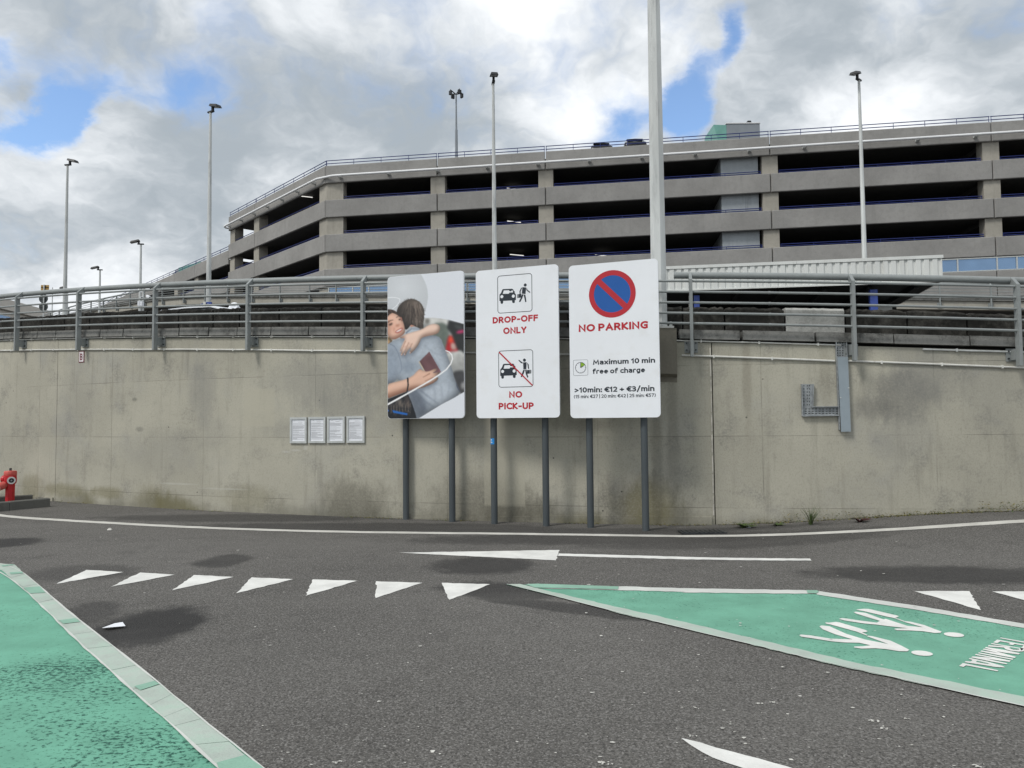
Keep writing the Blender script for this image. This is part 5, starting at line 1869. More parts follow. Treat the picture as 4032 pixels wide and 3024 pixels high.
# ------------------------------------------------------------------ street lamps
def lamp(label, u, v, Y, hd, zb, sc=1.0):
    tip = at_depth(u, v, Y)
    hd = Vector((*hd, 0)).normalized()
    root = thing('street_lamp', label, 'street lamp', (tip.x, tip.y, zb), 'slim lamp posts standing behind the ramp')
    mb = MB()
    octo(mb, (tip.x, tip.y, zb), 0.12 * sc, (tip.x, tip.y, tip.z), 0.045 * sc)
    mb.build('pole', M['galv'], root)
    sd_ = Vector((-hd.y, hd.x, 0))
    br = MB()
    br.box(tip + Vector((0, 0, .03)) + hd * .02, .30 * sc, .10 * sc, .05 * sc, (hd, sd_, Vector((0, 0, 1))))
    br.box(tip + Vector((0, 0, .10)) + hd * .13, .07 * sc, .08 * sc, .16 * sc, (hd, sd_, Vector((0, 0, 1))))
    br.build('bracket', M['lamp_black'], root)
    t_ = math.radians(14)
    ax = (hd * math.cos(t_) - Vector((0, 0, math.sin(t_))), sd_, hd * math.sin(t_) + Vector((0, 0, math.cos(t_))))
    hc = tip + Vector((0, 0, .19)) + hd * .30 * sc
    h = MB()
    L, W_, T = .44 * sc, .27 * sc, .09 * sc
    lo = [hc + ax[0] * x + ax[1] * y - ax[2] * T * .5 for x, y in ((-L / 2, -W_ / 2), (L / 2, -W_ / 2), (L / 2, W_ / 2), (-L / 2, W_ / 2))]
    hi = [hc + ax[0] * x + ax[1] * y + ax[2] * T * .5 for x, y in ((-L / 2, -W_ / 2 * .8), (L / 2 * .7, -W_ / 2 * .75), (L / 2 * .7, W_ / 2 * .75), (-L / 2, W_ / 2 * .8))]
    h.hull(lo, hi)
    hd_o = h.build('lamp_head', M['lamp_black'], root)
    MB().box(hc - ax[2] * (T * .5 + .004) + ax[0] * L * .1, L * .55, W_ * .7, .008, ax).build('lamp_glass', M['lens'], hd_o)


lamp('slim lamp post farthest left, its head pointing right', 266, 652, 32.7, (1, -.25), 1.7)
lamp('slim lamp post left of the car park corner, head tilted to the right', 829, 444, 27.1, (.85, -.55), 1.7)
lamp('slim lamp post rising behind the drop-off sign, head facing the viewer', 1942, 330, 25.0, (.12, -1), 1.7)
lamp('slim lamp post in front of the car park at the right, behind the white canopy', 3382, 318, 26.4, (-.75, -.66), 1.7)
lamp('short far lamp post between the two left posts, head pointing left', 555, 963, 46.8, (-1, -.15), 2.0, 1.25)
lamp('smallest far lamp post right of the leftmost post, head pointing left', 394, 1064, 54.5, (-1, -.15), 2.0, 1.25)
lamp('distant lamp post just showing beside the leftmost pole', 266, 1140, 64, (-1, -.1), 2.0, 1.25)

# ------------------------------------------------------------------ multi-storey car park
ST = 2.75
Pc = at_depth(1280, 653, 57.7)
PB = at_depth(3919, 478.7, 51.7)
PD = at_depth(899, 855, 72.2)
dirR = Vector((PB.x - Pc.x, PB.y - Pc.y, 0)).normalized()
dirL = Vector((PD.x - Pc.x, PD.y - Pc.y, 0)).normalized()
nR = Vector((dirR.y, -dirR.x, 0))
nL = Vector((-dirL.y, dirL.x, 0))
if nR.y > 0:
    nR = -nR
if nL.y > 0:
    nL = -nL


def along(u, P, d):
    """distance along a facade line at which photo column u meets it"""
    r_ = ray(u, 900)
    a = np.array([[r_.x, -d.x], [r_.y, -d.y]])
    return float(np.linalg.solve(a, np.array([P.x, P.y]))[1])


slR = (PB.z - Pc.z) / along(3919, Pc, dirR)
slL = (PD.z - Pc.z) / along(899, Pc, dirL)
park = thing('car_park', 'large grey concrete multi-storey car park with open decks and navy rails behind the ramp', 'car park', (Pc.x, Pc.y, 1.7))


def facade_pt(P, d, n, t, out, z):
    return Vector((P.x + d.x * t + n.x * out, P.y + d.y * t + n.y * out, z))


class Facade:
    def __init__(s, P, d, n, sl, z0=0.0):
        s.P, s.d, s.n, s.sl, s.z0 = P, d, n, sl, z0

    def top(s, t):
        return s.P.z + s.z0 + s.sl * t

    def p(s, t, out, dz):
        return facade_pt(s.P, s.d, s.n, t, out, s.top(t) + dz)

    def strip(s, name, t0, t1, za, zb_, o0, o1, mat, parent=None, ch=0.0):
        """block between two distances; za..zb_ below the top, o0 outer face and o1 inner face offsets"""
        mb = MB()
        if ch:
            a = [s.p(t0 + ch, o0, za - ch), s.p(t1 - ch, o0, za - ch), s.p(t1 - ch, o0, zb_ + ch), s.p(t0 + ch, o0, zb_ + ch)]
            b = [s.p(t0, o0 - ch, za), s.p(t1, o0 - ch, za), s.p(t1, o0 - ch, zb_), s.p(t0, o0 - ch, zb_)]
            c = [s.p(t0, o1, za), s.p(t1, o1, za), s.p(t1, o1, zb_), s.p(t0, o1, zb_)]
            mb.hull(a, b)
            mb.hull(b, c)
            del mb.f[1], mb.mi[1]
            k = len(mb.f) - 6
            del mb.f[k], mb.mi[k]
        else:
            mb.hull([s.p(t0, o0, za), s.p(t1, o0, za), s.p(t1, o0, zb_), s.p(t0, o0, zb_)], [s.p(t0, o1, za), s.p(t1, o1, za), s.p(t1, o1, zb_), s.p(t0, o1, zb_)])
        return mb.build(name, mat, parent or park)

    def rails(s, name, t0, t1, hs, o, step, mat=None):
        mb = MB()
        for h in hs:
            mb.tube([s.p(t0, o, h), s.p(t1, o, h)], 0.032, 6)
        n = max(1, int((t1 - t0) / step))
        for k in range(n + 1):
            t = t0 + 0.05 + (t1 - t0 - .1) * k / n
            mb.tube([s.p(t, o, min(hs) - 0.35), s.p(t, o, max(hs))], 0.022, 5)
        return mb.build(name, M['blue_rail'], park)


FRt = Facade(Pc, dirR, nR, slR)
FLt = Facade(Pc, dirL, nL, slL)
jr = [0.0] + [along(u, Pc, dirR) for u in (1722, 2150, 3040, 3919)]
jr += [jr[-1] + 15.2, jr[-1] + 30.4]
jl = [0.0] + [along(u, Pc, dirL) for u in (1002, 899)]
BH = 1.39
OUT, INN = 0.0, -0.18
for fac, js, nlev in ((FRt, jr, 3), (FLt, jl, 6)):
    for a, b in zip(js, js[1:]):
        g0 = 0.035
        for k in range(nlev + 1):
            fac.strip('spandrel_panel', a + g0, b - g0, -ST * k, -ST * k - BH, OUT, INN, M['panel'], ch=0.04)
        fac.rails('roof_rail', a + 0.03, b - 0.03, (0.20, 0.44), -0.14, 1.9)
        for k in range(1, nlev + 1):
            fac.rails('deck_rail', a + 0.62, b - 0.62, (-ST * k + 0.13, -ST * k + 0.28), -0.32, 2.2)
    for i, t in enumerate(js[1:], 1):
        last = fac is FLt and i == len(js) - 1
        fac.strip('column', t - (1.15 if last else 0.56), t + (-0.02 if last else 0.56), -BH + 0.3, -20.5, -0.20, -1.05, M['column'])
# corner column
inr = lambda d, n, t, o: Vector((Pc.x + d.x * t + n.x * o, Pc.y + d.y * t + n.y * o, 0))
bis = (nR + nL).normalized()
cc = Vector((Pc.x, Pc.y, 0)) - bis * 0.2 / max(.2, bis.dot(nR))
cor = [cc, cc + dirR * 1.35, cc + dirR * 1.35 - nR * .8, cc + dirL * 1.2 - nL * .8, cc + dirL * 1.2]
MB().hull([p_ + Vector((0, 0, 1.7)) for p_ in cor], [p_ + Vector((0, 0, Pc.z - BH + .3)) for p_ in cor]).build('column', M['column'], park)

# floors, roof deck and the dark back walls
Rend = Vector((Pc.x, Pc.y, 0)) + dirR * (jr[-1])
Lend = Vector((Pc.x, Pc.y, 0)) + dirL * (jl[-1] - 0.3)
core_in = cc - bis * 0.05
outline = [core_in, Rend - nR * .25, Rend - nR * 34, core_in + dirR * 14 - nR * 34, Lend - nL * 20, Lend - nL * .25]


def slab_poly(name, dz0, th, mat):
    zf = lambda p_: Pc.z + slR * max(0.0, (p_ - Vector((Pc.x, Pc.y, 0))).dot(dirR)) * (1 if (p_ - Vector((Pc.x, Pc.y, 0))).dot(dirR) > 0 else 0)
    lo = [Vector((p_.x, p_.y, zf(p_) + dz0 - th)) for p_ in outline]
    hi = [Vector((p_.x, p_.y, zf(p_) + dz0)) for p_ in outline]
    return MB().hull(lo, hi).build(name, mat, park)


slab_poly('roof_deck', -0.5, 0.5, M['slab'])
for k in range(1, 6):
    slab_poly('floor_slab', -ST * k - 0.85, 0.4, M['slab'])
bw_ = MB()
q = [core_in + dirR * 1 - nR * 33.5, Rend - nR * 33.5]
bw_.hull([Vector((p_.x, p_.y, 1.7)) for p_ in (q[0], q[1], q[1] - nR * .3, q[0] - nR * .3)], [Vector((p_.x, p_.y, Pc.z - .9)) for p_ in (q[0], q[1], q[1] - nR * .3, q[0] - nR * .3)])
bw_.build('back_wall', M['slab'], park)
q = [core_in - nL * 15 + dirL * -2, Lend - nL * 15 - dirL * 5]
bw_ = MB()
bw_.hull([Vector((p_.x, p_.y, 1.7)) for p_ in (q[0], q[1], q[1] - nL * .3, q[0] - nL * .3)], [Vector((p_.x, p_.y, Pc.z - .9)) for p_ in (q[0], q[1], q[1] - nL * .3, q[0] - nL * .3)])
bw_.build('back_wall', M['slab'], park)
# inner columns and ceiling beams seen in the dark decks
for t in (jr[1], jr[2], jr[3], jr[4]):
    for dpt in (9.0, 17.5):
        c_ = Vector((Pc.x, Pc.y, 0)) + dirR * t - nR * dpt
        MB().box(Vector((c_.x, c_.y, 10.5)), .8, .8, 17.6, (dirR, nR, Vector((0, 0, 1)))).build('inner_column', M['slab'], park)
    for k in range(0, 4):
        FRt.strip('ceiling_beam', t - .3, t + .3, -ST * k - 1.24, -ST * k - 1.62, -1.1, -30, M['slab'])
# lift shaft behind the double bay
ta, tb_ = along(2848, Pc, dirR) , along(2996, Pc, dirR)
FRt.strip('lift_shaft', ta, tb_, -1.02, -19.5, -.5, -5.5, M['core'])
# window band under the lowest deck on the long front
wz0, wz1 = -ST * 3 - BH - 0.04, -ST * 3 - BH - 1.02
t = jr[2] - 26
wt = [jr[0] + .3]
m1 = along(3767, Pc, dirR)
seq = [2.62, 1.30]
t = m1
back = []
i = 1
while t > 1.5:
    back.append(t)
    t -= seq[i % 2]
    i += 1
fwd = []
t, i = m1, 0
while t < jr[-1] - 1:
    t += seq[i % 2]
    fwd.append(t)
    i += 1
wt += back[::-1] + fwd
for a, b in zip(wt, wt[1:]):
    wn = FRt.strip('window', a + .04, b - .04, wz0 - .05, wz1 + .05, -0.10, -0.12, M['glass'])
FRt.strip('window_frame', wt[0] - .05, wt[-1], wz0, wz0 - .07, -0.03, -0.16, M['frame_alu'])
FRt.strip('window_frame', wt[0] - .05, wt[-1], wz1 + .07, wz1, -0.03, -0.16, M['frame_alu'])
mu = MB()
for a in wt:
    FRt.strip('mullion', a - .045, a + .045, wz0 - .07, wz1 + .07, -0.04, -0.15, M['frame_alu'])
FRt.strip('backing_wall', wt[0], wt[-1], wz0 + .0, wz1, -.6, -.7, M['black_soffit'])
for a, b in zip(jr, jr[1:]):
    FRt.strip('spandrel_panel', a + .03, b - .03, wz1 - .02, wz1 - 1.98, OUT, INN, M['panel'], ch=0.03)
    FRt.strip('spandrel_panel', a + .03, b - .03, wz1 - 3.1, -19.7, OUT, INN, M['panel'], ch=0.03)
# lower left wing running on along the same line
zW = at_depth(899, 985, 72.2).z - PD.z - slL * 0
tW0 = jl[-1]
PE = at_depth(615, 1111, 89.0)
tWE = (Vector((PE.x, PE.y, 0)) - Vector((Pc.x, Pc.y, 0))).dot(dirL)
zD = at_depth(899, 985, 72.2).z
slW = (PE.z - zD) / (tWE - tW0)
FW = Facade(Vector((Pc.x, Pc.y, zD - slW * tW0)), dirL, nL, slW)
jw = [tW0] + [along(u, Pc, dirL) for u in (768, 689)]
jw += [jw[-1] + 11, jw[-1] + 22, jw[-1] + 33]
for a, b in zip(jw, jw[1:]):
    for k in range(5):
        FW.strip('spandrel_panel', a + .035, b - .035, -ST * k, -ST * k - BH, OUT, INN, M['panel'], ch=0.04)
        if k:
            FW.rails('deck_rail', a + .1, b - .62, (-ST * k + .13, -ST * k + .28), -.32, 2.4)
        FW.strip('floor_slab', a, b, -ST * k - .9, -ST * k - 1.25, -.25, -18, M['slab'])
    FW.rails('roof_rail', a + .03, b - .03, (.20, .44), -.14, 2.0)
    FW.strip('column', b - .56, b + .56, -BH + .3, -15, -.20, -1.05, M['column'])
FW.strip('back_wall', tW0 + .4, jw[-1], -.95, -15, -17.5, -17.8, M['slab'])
# white tube carried on brackets along the parapet
tz, to = -0.96, 0.36
path = [FLt.p(jl[-1] + .2, -1.6, tz), FLt.p(jl[-1] + .5, -.8, tz), FLt.p(jl[-1] + .55, 0.05, tz), FLt.p(jl[-1] + .2, to - .05, tz)]
path += [FLt.p(t, to, tz) for t in np.linspace(jl[-1] - .4, 1.6, 8)] + [FLt.p(.7, to - .02, tz), FRt.p(.7, to - .02, tz)] + [FRt.p(t, to, tz) for t in np.linspace(1.6, jr[-1], 24)]
MB().tube(path, 0.095, 10).build('rain_tube', M['tube_white'], park, smooth=True)
for fac, ts in ((FLt, np.arange(1.6, jl[-1], 2.9)), (FRt, np.arange(1.3, jr[-1], 3.9))):
    for t in ts:
        mb = MB()
        mb.hull([fac.p(t - .11, .003, tz - .16), fac.p(t + .11, .003, tz - .16), fac.p(t + .11, .30, tz - .125), fac.p(t - .11, .30, tz - .125)],
                [fac.p(t - .11, .003, tz + .02), fac.p(t + .11, .003, tz + .02), fac.p(t + .11, .30, tz - .10), fac.p(t - .11, .30, tz - .10)])
        mb.build('tube_bracket', M['galv'], park)
# lit tube lamps on the deck ceilings
for (u, v, lv) in ((2022, 744, 1), (2024, 873, 2), (2035, 1004, 3), (2369, 1006, 3), (1202, 774, 1)):
    r_ = ray(u, v)
    zc = Pc.z - ST * (lv - 1) - (1.0 if lv == 1 else 1.25) - .14
    p_ = Vector((0, 0, CAMH)) + r_ * ((zc - CAMH) / r_.z)
    MB().box(p_, 1.2, .06, .05, ((dirR * .85 - nR * .5).normalized(), (nR * .85 + dirR * .5).normalized(), Vector((0, 0, 1)))).build('ceiling_lamp', M['tube_light'], park)
# stair housings on the roof
c0_ = at_depth(2864, 640, 62)
zt_ = at_depth(2900, 487, 62).z
wd_ = (at_depth(2988, 600, 62) - c0_).length
hs = MB().box(Vector((c0_.x + wd_ / 2, 64.2, zt_ - 2.2)), wd_, 4.4, 4.4).build('stair_housing', M['grey_clad'], park)
MB().box(Vector((c0_.x + wd_ / 2, 64.2, zt_ + .04)), wd_ + .1, 4.5, .08).build('roof_trim', M['tube_white'], hs)
x0_, y0_ = c0_.x - .01, 62.02
MB().hull([(x0_, y0_, zt_ - 4.4), (x0_ - 1.65, y0_ + 1.2, zt_ - 4.4), (x0_ - 1.65, y0_ + 4.0, zt_ - 4.4), (x0_, y0_ + 4.2, zt_ - 4.4)], [(x0_, y0_, zt_ - .1), (x0_ - .75, y0_ + 1.2, zt_ + .42), (x0_ - .75, y0_ + 4.0, zt_ + .42), (x0_, y0_ + 4.2, zt_ - .1)]).build('side_cladding', M['turquoise'], hs)
MB().box(Vector((c0_.x + wd_ * .42, 64, zt_ + .22)), wd_ * .40, 1.6, .3).build('roof_unit', M['lamp_black'], hs)
MB().hull([(c0_.x + wd_ * .76, 63.2, zt_ + .09), (c0_.x + wd_ * .95, 63.2, zt_ + .09), (c0_.x + wd_ * .95, 64.6, zt_ + .09), (c0_.x + wd_ * .76, 64.6, zt_ + .09)], [(c0_.x + wd_ * .78, 63.2, zt_ + .75), (c0_.x + wd_ * .88, 63.2, zt_ + .75), (c0_.x + wd_ * .88, 64.6, zt_ + .75), (c0_.x + wd_ * .78, 64.6, zt_ + .75)]).build('roof_unit', M['lamp_black'], hs)
MB().tube([(c0_.x + wd_ * .60, 63.8, zt_ + .30), (c0_.x + wd_ * .68, 63.8, zt_ + .12), (c0_.x + wd_ * .80, 63.8, zt_ + .32)], .05, 6).build('roof_pipe', M['lamp_black'], hs)
A_, B_, C_ = at_depth(679, 1054, 94), at_depth(704, 1054, 90), at_depth(790, 1030, 86)
zt_ = B_.z
bk = Vector((2.5, 4, 0))
MB().hull([(p_.x, p_.y, 13) for p_ in (A_, B_, B_ + bk, A_ + bk)], [(p_.x, p_.y, zt_) for p_ in (A_, B_, B_ + bk, A_ + bk)]).build('stair_housing', M['grey_clad'], park)
MB().hull([(p_.x, p_.y, 13) for p_ in (B_, C_, C_ + bk, B_ + bk)], [(B_.x, B_.y, zt_), (C_.x, C_.y, C_.z), tuple(C_ + bk), (B_.x + bk.x, B_.y + bk.y, zt_)]).build('stair_housing', M['turquoise'], park)

# floodlight mast on the roof
tp_ = at_depth(1796, 372, 64)
fm = thing('floodlight_mast', 'slender grey mast with crossed floodlight arms on the car park roof', 'mast', (tp_.x, tp_.y, Pc.z - .5))
mb = MB()
octo(mb, (tp_.x, tp_.y, Pc.z - .5), .17, (tp_.x, tp_.y, Pc.z + 5.3), .12)
octo(mb, (tp_.x, tp_.y, Pc.z + 5.3), .09, (tp_.x, tp_.y, tp_.z), .06)
mb.build('pole', M['grey_clad'], fm)
for k in range(4):
    a = R(35 + 90 * k)
    e = Vector((math.cos(a), math.sin(a), 0))
    arm = MB().tube([tp_, tp_ + e * .6 + Vector((0, 0, .28))], .045, 6).build('arm', M['lamp_black'], fm)
    MB().box(tp_ + e * .58 + Vector((0, 0, .02)), .16, .30, .34, (e, Vector((-e.y, e.x, 0)), Vector((0, 0, 1)))).build('floodlight', M['lamp_black'], fm)


# ------------------------------------------------------------------ cars
def car(label, at, yaw, paint, group=None, taxi=False):
    root = thing('parked_car', label, 'car', at, group)
    X = Vector((math.cos(yaw), math.sin(yaw), 0))
    Y_ = Vector((-math.sin(yaw), math.cos(yaw), 0))
    at = Vector(at)
    P = lambda x, y, z: at + X * x + Y_ * y + Vector((0, 0, z))

    def loft(secs):
        """secs: list of (x, half width low, half width high, z low, z high)"""
        mb = MB()
        rows = [[mb.vert(P(x, -wl, zl)), mb.vert(P(x, -wl * 1.0, (zl + zh) / 2)), mb.vert(P(x, -wh, zh)), mb.vert(P(x, 0, zh + .03)), mb.vert(P(x, wh, zh)), mb.vert(P(x, wl, (zl + zh) / 2)), mb.vert(P(x, wl, zl))] for x, wl, wh, zl, zh in secs]
        for a, b in zip(rows, rows[1:]):
            for k in range(7):
                j = (k + 1) % 7
                mb.f.append([a[k], b[k], b[j], a[j]])
        mb.f.append(rows[0][::-1])
        mb.f.append(rows[-1])
        mb.mi = [0] * len(mb.f)
        return mb
    loft([(-2.2, .7, .65, .4, .72), (-2.05, .86, .8, .3, .92), (-1.2, .9, .84, .25, .95), (0, .9, .84, .25, .93), (1.0, .9, .84, .25, .9), (1.8, .87, .78, .28, .8), (2.15, .72, .66, .38, .62)]).build('body', paint, root, smooth=True)
    loft([(-1.95, .78, .66, .9, .95), (-1.35, .80, .60, .9, 1.36), (-.6, .8, .6, .9, 1.43), (.2, .8, .6, .9, 1.42), (.6, .8, .62, .88, 1.33), (1.25, .78, .7, .86, .92)]).build('window', M['car_glass'], root, smooth=True)
    loft([(-1.5, .62, .58, 1.33, 1.37), (-1.2, .63, .58, 1.40, 1.44), (-.5, .63, .58, 1.43, 1.47), (.2, .63, .58, 1.42, 1.46), (.62, .62, .57, 1.32, 1.36)]).build('roof', paint, root, smooth=True)
    for x in (-1.35, 1.3):
        for y in (-.82, .82):
            tyre = MB().tube([P(x, y - .1, .31), P(x, y + .1, .31)], .31, 18).build('wheel', M['tyre'], root, smooth=True)
            MB().tube([P(x, y - .11, .31), P(x, y + .11, .31)], .18, 12).build('rim', M['hub'], tyre)
    return root, P


q = ring(-.452, 36.2, 0)
zr_ = HR(-.452) - 1.5
tx_root, P = car('white taxi, its roof with the oval TAXI sign showing above the ramp barrier', (q.x, q.y, at_depth(810, 1213, q.y).z - 1.50), -.452 + .12, M['car_white'], taxi=True)
g_ = at_depth(922, 1200, q.y)
sgn = MB()
rows = []
axx, axy = Vector((math.cos(-.33), math.sin(-.33), 0)), Vector((math.sin(.33), math.cos(-.33), 0))
for j in range(7):
    th = R(90 * j / 6)
    rows.append([sgn.vert(g_ + axx * (.135 * math.cos(th) * math.cos(R(20 * k))) + axy * (.07 * math.cos(th) * math.sin(R(20 * k))) + Vector((0, 0, -.055 + .11 * math.sin(th)))) for k in range(18)])
for a, b in zip(rows, rows[1:]):
    for k in range(18):
        sgn.f.append([a[k], a[(k + 1) % 18], b[(k + 1) % 18], b[k]])
sgn.mi = [0] * len(sgn.f)
sg_o = sgn.build('roof_sign', M['board'], tx_root, smooth=True)
MB().box(g_ + Vector((0, 0, -.11)), .24, .12, .11, (axx, axy, Vector((0, 0, 1)))).build('sign_foot', M['board'], sg_o)
V, Fc, hh, x0, x1 = text_mesh('TAXI', .17)
mb = MB()
for x, y, q_ in V:
    fx_ = ((x - x0) / (x1 - x0) - .5) * .15
    mb.vert(g_ + axx * fx_ + Vector((0, 0, -.035 + y / hh * .05)) - axy * (.074))
mb.f = Fc
mb.mi = [0] * len(Fc)
mb.build('lettering', M['print_dark'], sg_o, fix=False)

# blue panel with a white post behind the taxi
Yb = 21.0
bp = at_depth(805, 1230, Yb)
bs = thing('sign_panel', 'slanted blue sign panel with a white upright, behind the taxi roof', 'sign', (bp.x, bp.y, 1.75))
pl_ = [(740, 1222), (766, 1206), (800, 1193), (813, 1189), (831, 1189), (831, 1240), (740, 1240)]
MB().hull([at_depth(u, v, Yb) for u, v in pl_], [at_depth(u, v, Yb) + Vector((0, .08, 0)) for u, v in pl_]).build('panel', M['blue_post'], bs)
a, b = at_depth(800, 1188, Yb - .06), at_depth(809, 1188, Yb - .06)
MB().box(Vector(((a.x + b.x) / 2, Yb - .04, (a.z + 1.75) / 2)), b.x - a.x, .06, a.z - 1.75).build('upright', M['conduit'], bs)
m_ = at_depth(822, 1204, Yb - .01)
MB().hull([m_ + Vector((x, -.012, z)) for x, z in ((-.05, -.07), (.03, -.07), (0, .0), (-.02, .07))], [m_ + Vector((x, -.002, z)) for x, z in ((-.05, -.07), (.03, -.07), (0, .0), (-.02, .07))]).build('white_mark', M['board'], bs)

for (u, v, lab) in ((2369, 577, 'lower black car roof showing over the car park parapet, farther from the mast'), (2505, 561, 'black car roof with rails showing over the car park parapet, next to the tall mast')):
    t = along(u, Pc, dirR)
    base = FRt.p(t, -2.9, 0)
    top_ = at_depth(u, v, base.y)
    car(lab, (base.x, base.y, top_.z - 1.66), math.atan2(nR.y, nR.x) + math.pi + .05, M['car_black'], 'cars parked on the roof deck')

# ------------------------------------------------------------------ canopy
CA, CB_ = at_depth(2625, 1049, 22.6), at_depth(3709, 1003.6, 20.8)
ct = (CA.z + CB_.z) / 2
dC = Vector((CB_.x - CA.x, CB_.y - CA.y, 0)).normalized()
nC = Vector((dC.y, -dC.x, 0))
Lc = (Vector((CB_.x, CB_.y, 0)) - Vector((CA.x, CA.y, 0))).length
CO = Vector((CA.x, CA.y, 0)) - dC * 1.2
Lc += 1.2
can = thing('canopy', 'white ribbed metal canopy on blue columns behind the railing at the right', 'canopy', (CO.x, CO.y, 1.75))
cz0 = lambda t: CA.z + (CB_.z - CA.z) * (t - 1.2) / (Lc - 1.2)
cpnt = lambda t, o, dz: CO + dC * t + nC * o + Vector((0, 0, cz0(t) + dz))
FH = 0.745
mb = MB()
pitch = 0.215
prof = []
t = 0.0
while t < Lc - .01:
    for f, o in ((0, 0), (.56, 0), (.66, -.035), (.90, -.035)):
        tt = t + f * pitch
        if tt < Lc:
            prof.append((tt, o))
    t += pitch
prof.append((Lc, 0))
hi = [mb.vert(cpnt(t, o, -.07)) for t, o in prof]
lo = [mb.vert(cpnt(t, o, -FH)) for t, o in prof]
for i in range(len(prof) - 1):
    mb.f.append([lo[i], lo[i + 1], hi[i + 1], hi[i]])
    mb.mi.append(0)
mb.build('ribbed_fascia', M['canopy'], can, fix=False)


def cbox(name, t0, t1, o0, o1, z0, z1, mat):
    return MB().hull([cpnt(t0, o0, z0), cpnt(t1, o0, z0), cpnt(t1, o1, z0), cpnt(t0, o1, z0)], [cpnt(t0, o0, z1), cpnt(t1, o0, z1), cpnt(t1, o1, z1), cpnt(t0, o1, z1)]).build(name, mat, can)


cbox('top_flashing', -.02, Lc * .56, .02, -.10, -.09, 0.0, M['canopy'])
cbox('top_flashing', Lc * .56 + .006, Lc + .03, .02, -.10, -.09, 0.0, M['canopy'])
cbox('bottom_trim', -.02, Lc + .03, .012, -.055, -FH - .03, -FH + .012, M['canopy'])
cbox('fascia_backing', 0, Lc, -.045, -.09, -FH + .02, -.095, M['canopy'])
cbox('roof_sheet', 0, Lc, -.11, -4.4, -.16, -.10, M['canopy'])
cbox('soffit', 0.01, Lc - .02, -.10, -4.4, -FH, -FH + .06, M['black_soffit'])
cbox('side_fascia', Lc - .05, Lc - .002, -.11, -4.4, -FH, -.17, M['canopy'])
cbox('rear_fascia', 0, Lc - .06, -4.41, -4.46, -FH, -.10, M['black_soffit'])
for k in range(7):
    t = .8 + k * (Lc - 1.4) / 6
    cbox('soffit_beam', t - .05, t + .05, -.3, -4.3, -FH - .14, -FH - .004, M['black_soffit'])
for u, wv in ((2744, .17), (3440, .20)):
    o_ = -.32
    r_ = ray(u, 1230)
    P0 = CO + nC * o_
    A = np.array([[r_.x, -dC.x], [r_.y, -dC.y]])
    t = float(np.linalg.solve(A, np.array([P0.x, P0.y]))[1])
    c_ = CO + dC * t + nC * o_
    zt_ = cz0(t) - FH - .145
    MB().box(Vector((c_.x, c_.y, (1.75 + zt_) / 2)), wv, wv, zt_ - 1.75, (dC, nC, Vector((0, 0, 1)))).build('column', M['blue_post'], can)
    if u < 3000:
        MB().tube([Vector((c_.x, c_.y, 1.75)) - dC * .20 + nC * .05, Vector((c_.x, c_.y, zt_)) - dC * .20 + nC * .05], .035, 8).build('downpipe', M['conduit'], can)
zlow = lambda t: 1.75 - cz0(t)
tt = Lc + .0
MB().hull([cpnt(-3.0, -4.5, 1.75 - cz0(0)), cpnt(Lc - .1, -4.5, 1.75 - cz0(0)), cpnt(Lc - .1, -4.6, 1.75 - cz0(0)), cpnt(-3.0, -4.6, 1.75 - cz0(0))], [cpnt(-3.0, -4.5, -.2), cpnt(Lc - .1, -4.5, -.2), cpnt(Lc - .1, -4.6, -.2), cpnt(-3.0, -4.6, -.2)]).build('shade_backdrop', M['black_soffit'], can)  # near-black sheet stands in for the shaded void under the canopy
a, b = at_depth(3456, 1206, 24.4), at_depth(3513, 1206, 24.4)
MB().hull([(a.x, 24.4, 1.75), (b.x, 24.4, 1.75), (b.x, 24.5, 1.75), (a.x, 24.5, 1.75)], [(a.x, 24.4, a.z), (b.x, 24.4, a.z), (b.x, 24.5, a.z), (a.x, 24.5, a.z)]).build('low_screen', M['canopy'], can)

# ------------------------------------------------------------------ overpass beyond, with its own railing
KN = [(52, 31.5, 5.7), (40, 33, 6.1), (23, 37, 7.0), (5, 42, 8.2), (-14, 49, 9.5), (-27, 55, 10.3), (-44, 69, 10.5), (-58, 84, 10.4), (-70, 100, 10.2)]
cum = [0.0]
for a, b in zip(KN, KN[1:]):
    cum.append(cum[-1] + math.hypot(b[0] - a[0], b[1] - a[1]))


def spl(t):
    """smooth curve through the knots, t in metres"""
    i = max(0, min(len(KN) - 2, int(np.searchsorted(cum, t)) - 1))
    f = (t - cum[i]) / (cum[i + 1] - cum[i])
    p = [Vector(KN[max(0, min(len(KN) - 1, i + k))]) for k in (-1, 0, 1, 2)]
    return 0.5 * ((2 * p[1]) + (p[2] - p[0]) * f + (2 * p[0] - 5 * p[1] + 4 * p[2] - p[3]) * f * f + (3 * p[1] - p[0] - 3 * p[2] + p[3]) * f ** 3)


def ofr(t, dr):
    c_, d_ = spl(t), spl(min(t + .5, cum[-1] - .01)) - spl(max(t - .5, .01))
    n_ = Vector((d_.y, -d_.x, 0)).normalized()
    if n_.y < 0:
        n_ = -n_
    return Vector((c_.x, c_.y, 0)) + n_ * dr


ov = thing('overpass', 'pale concrete elevated road curving behind the ramp in front of the car park', 'bridge', (5, 42, 1.75))
TT = list(np.arange(.5, cum[-1] - .5, 1.5))


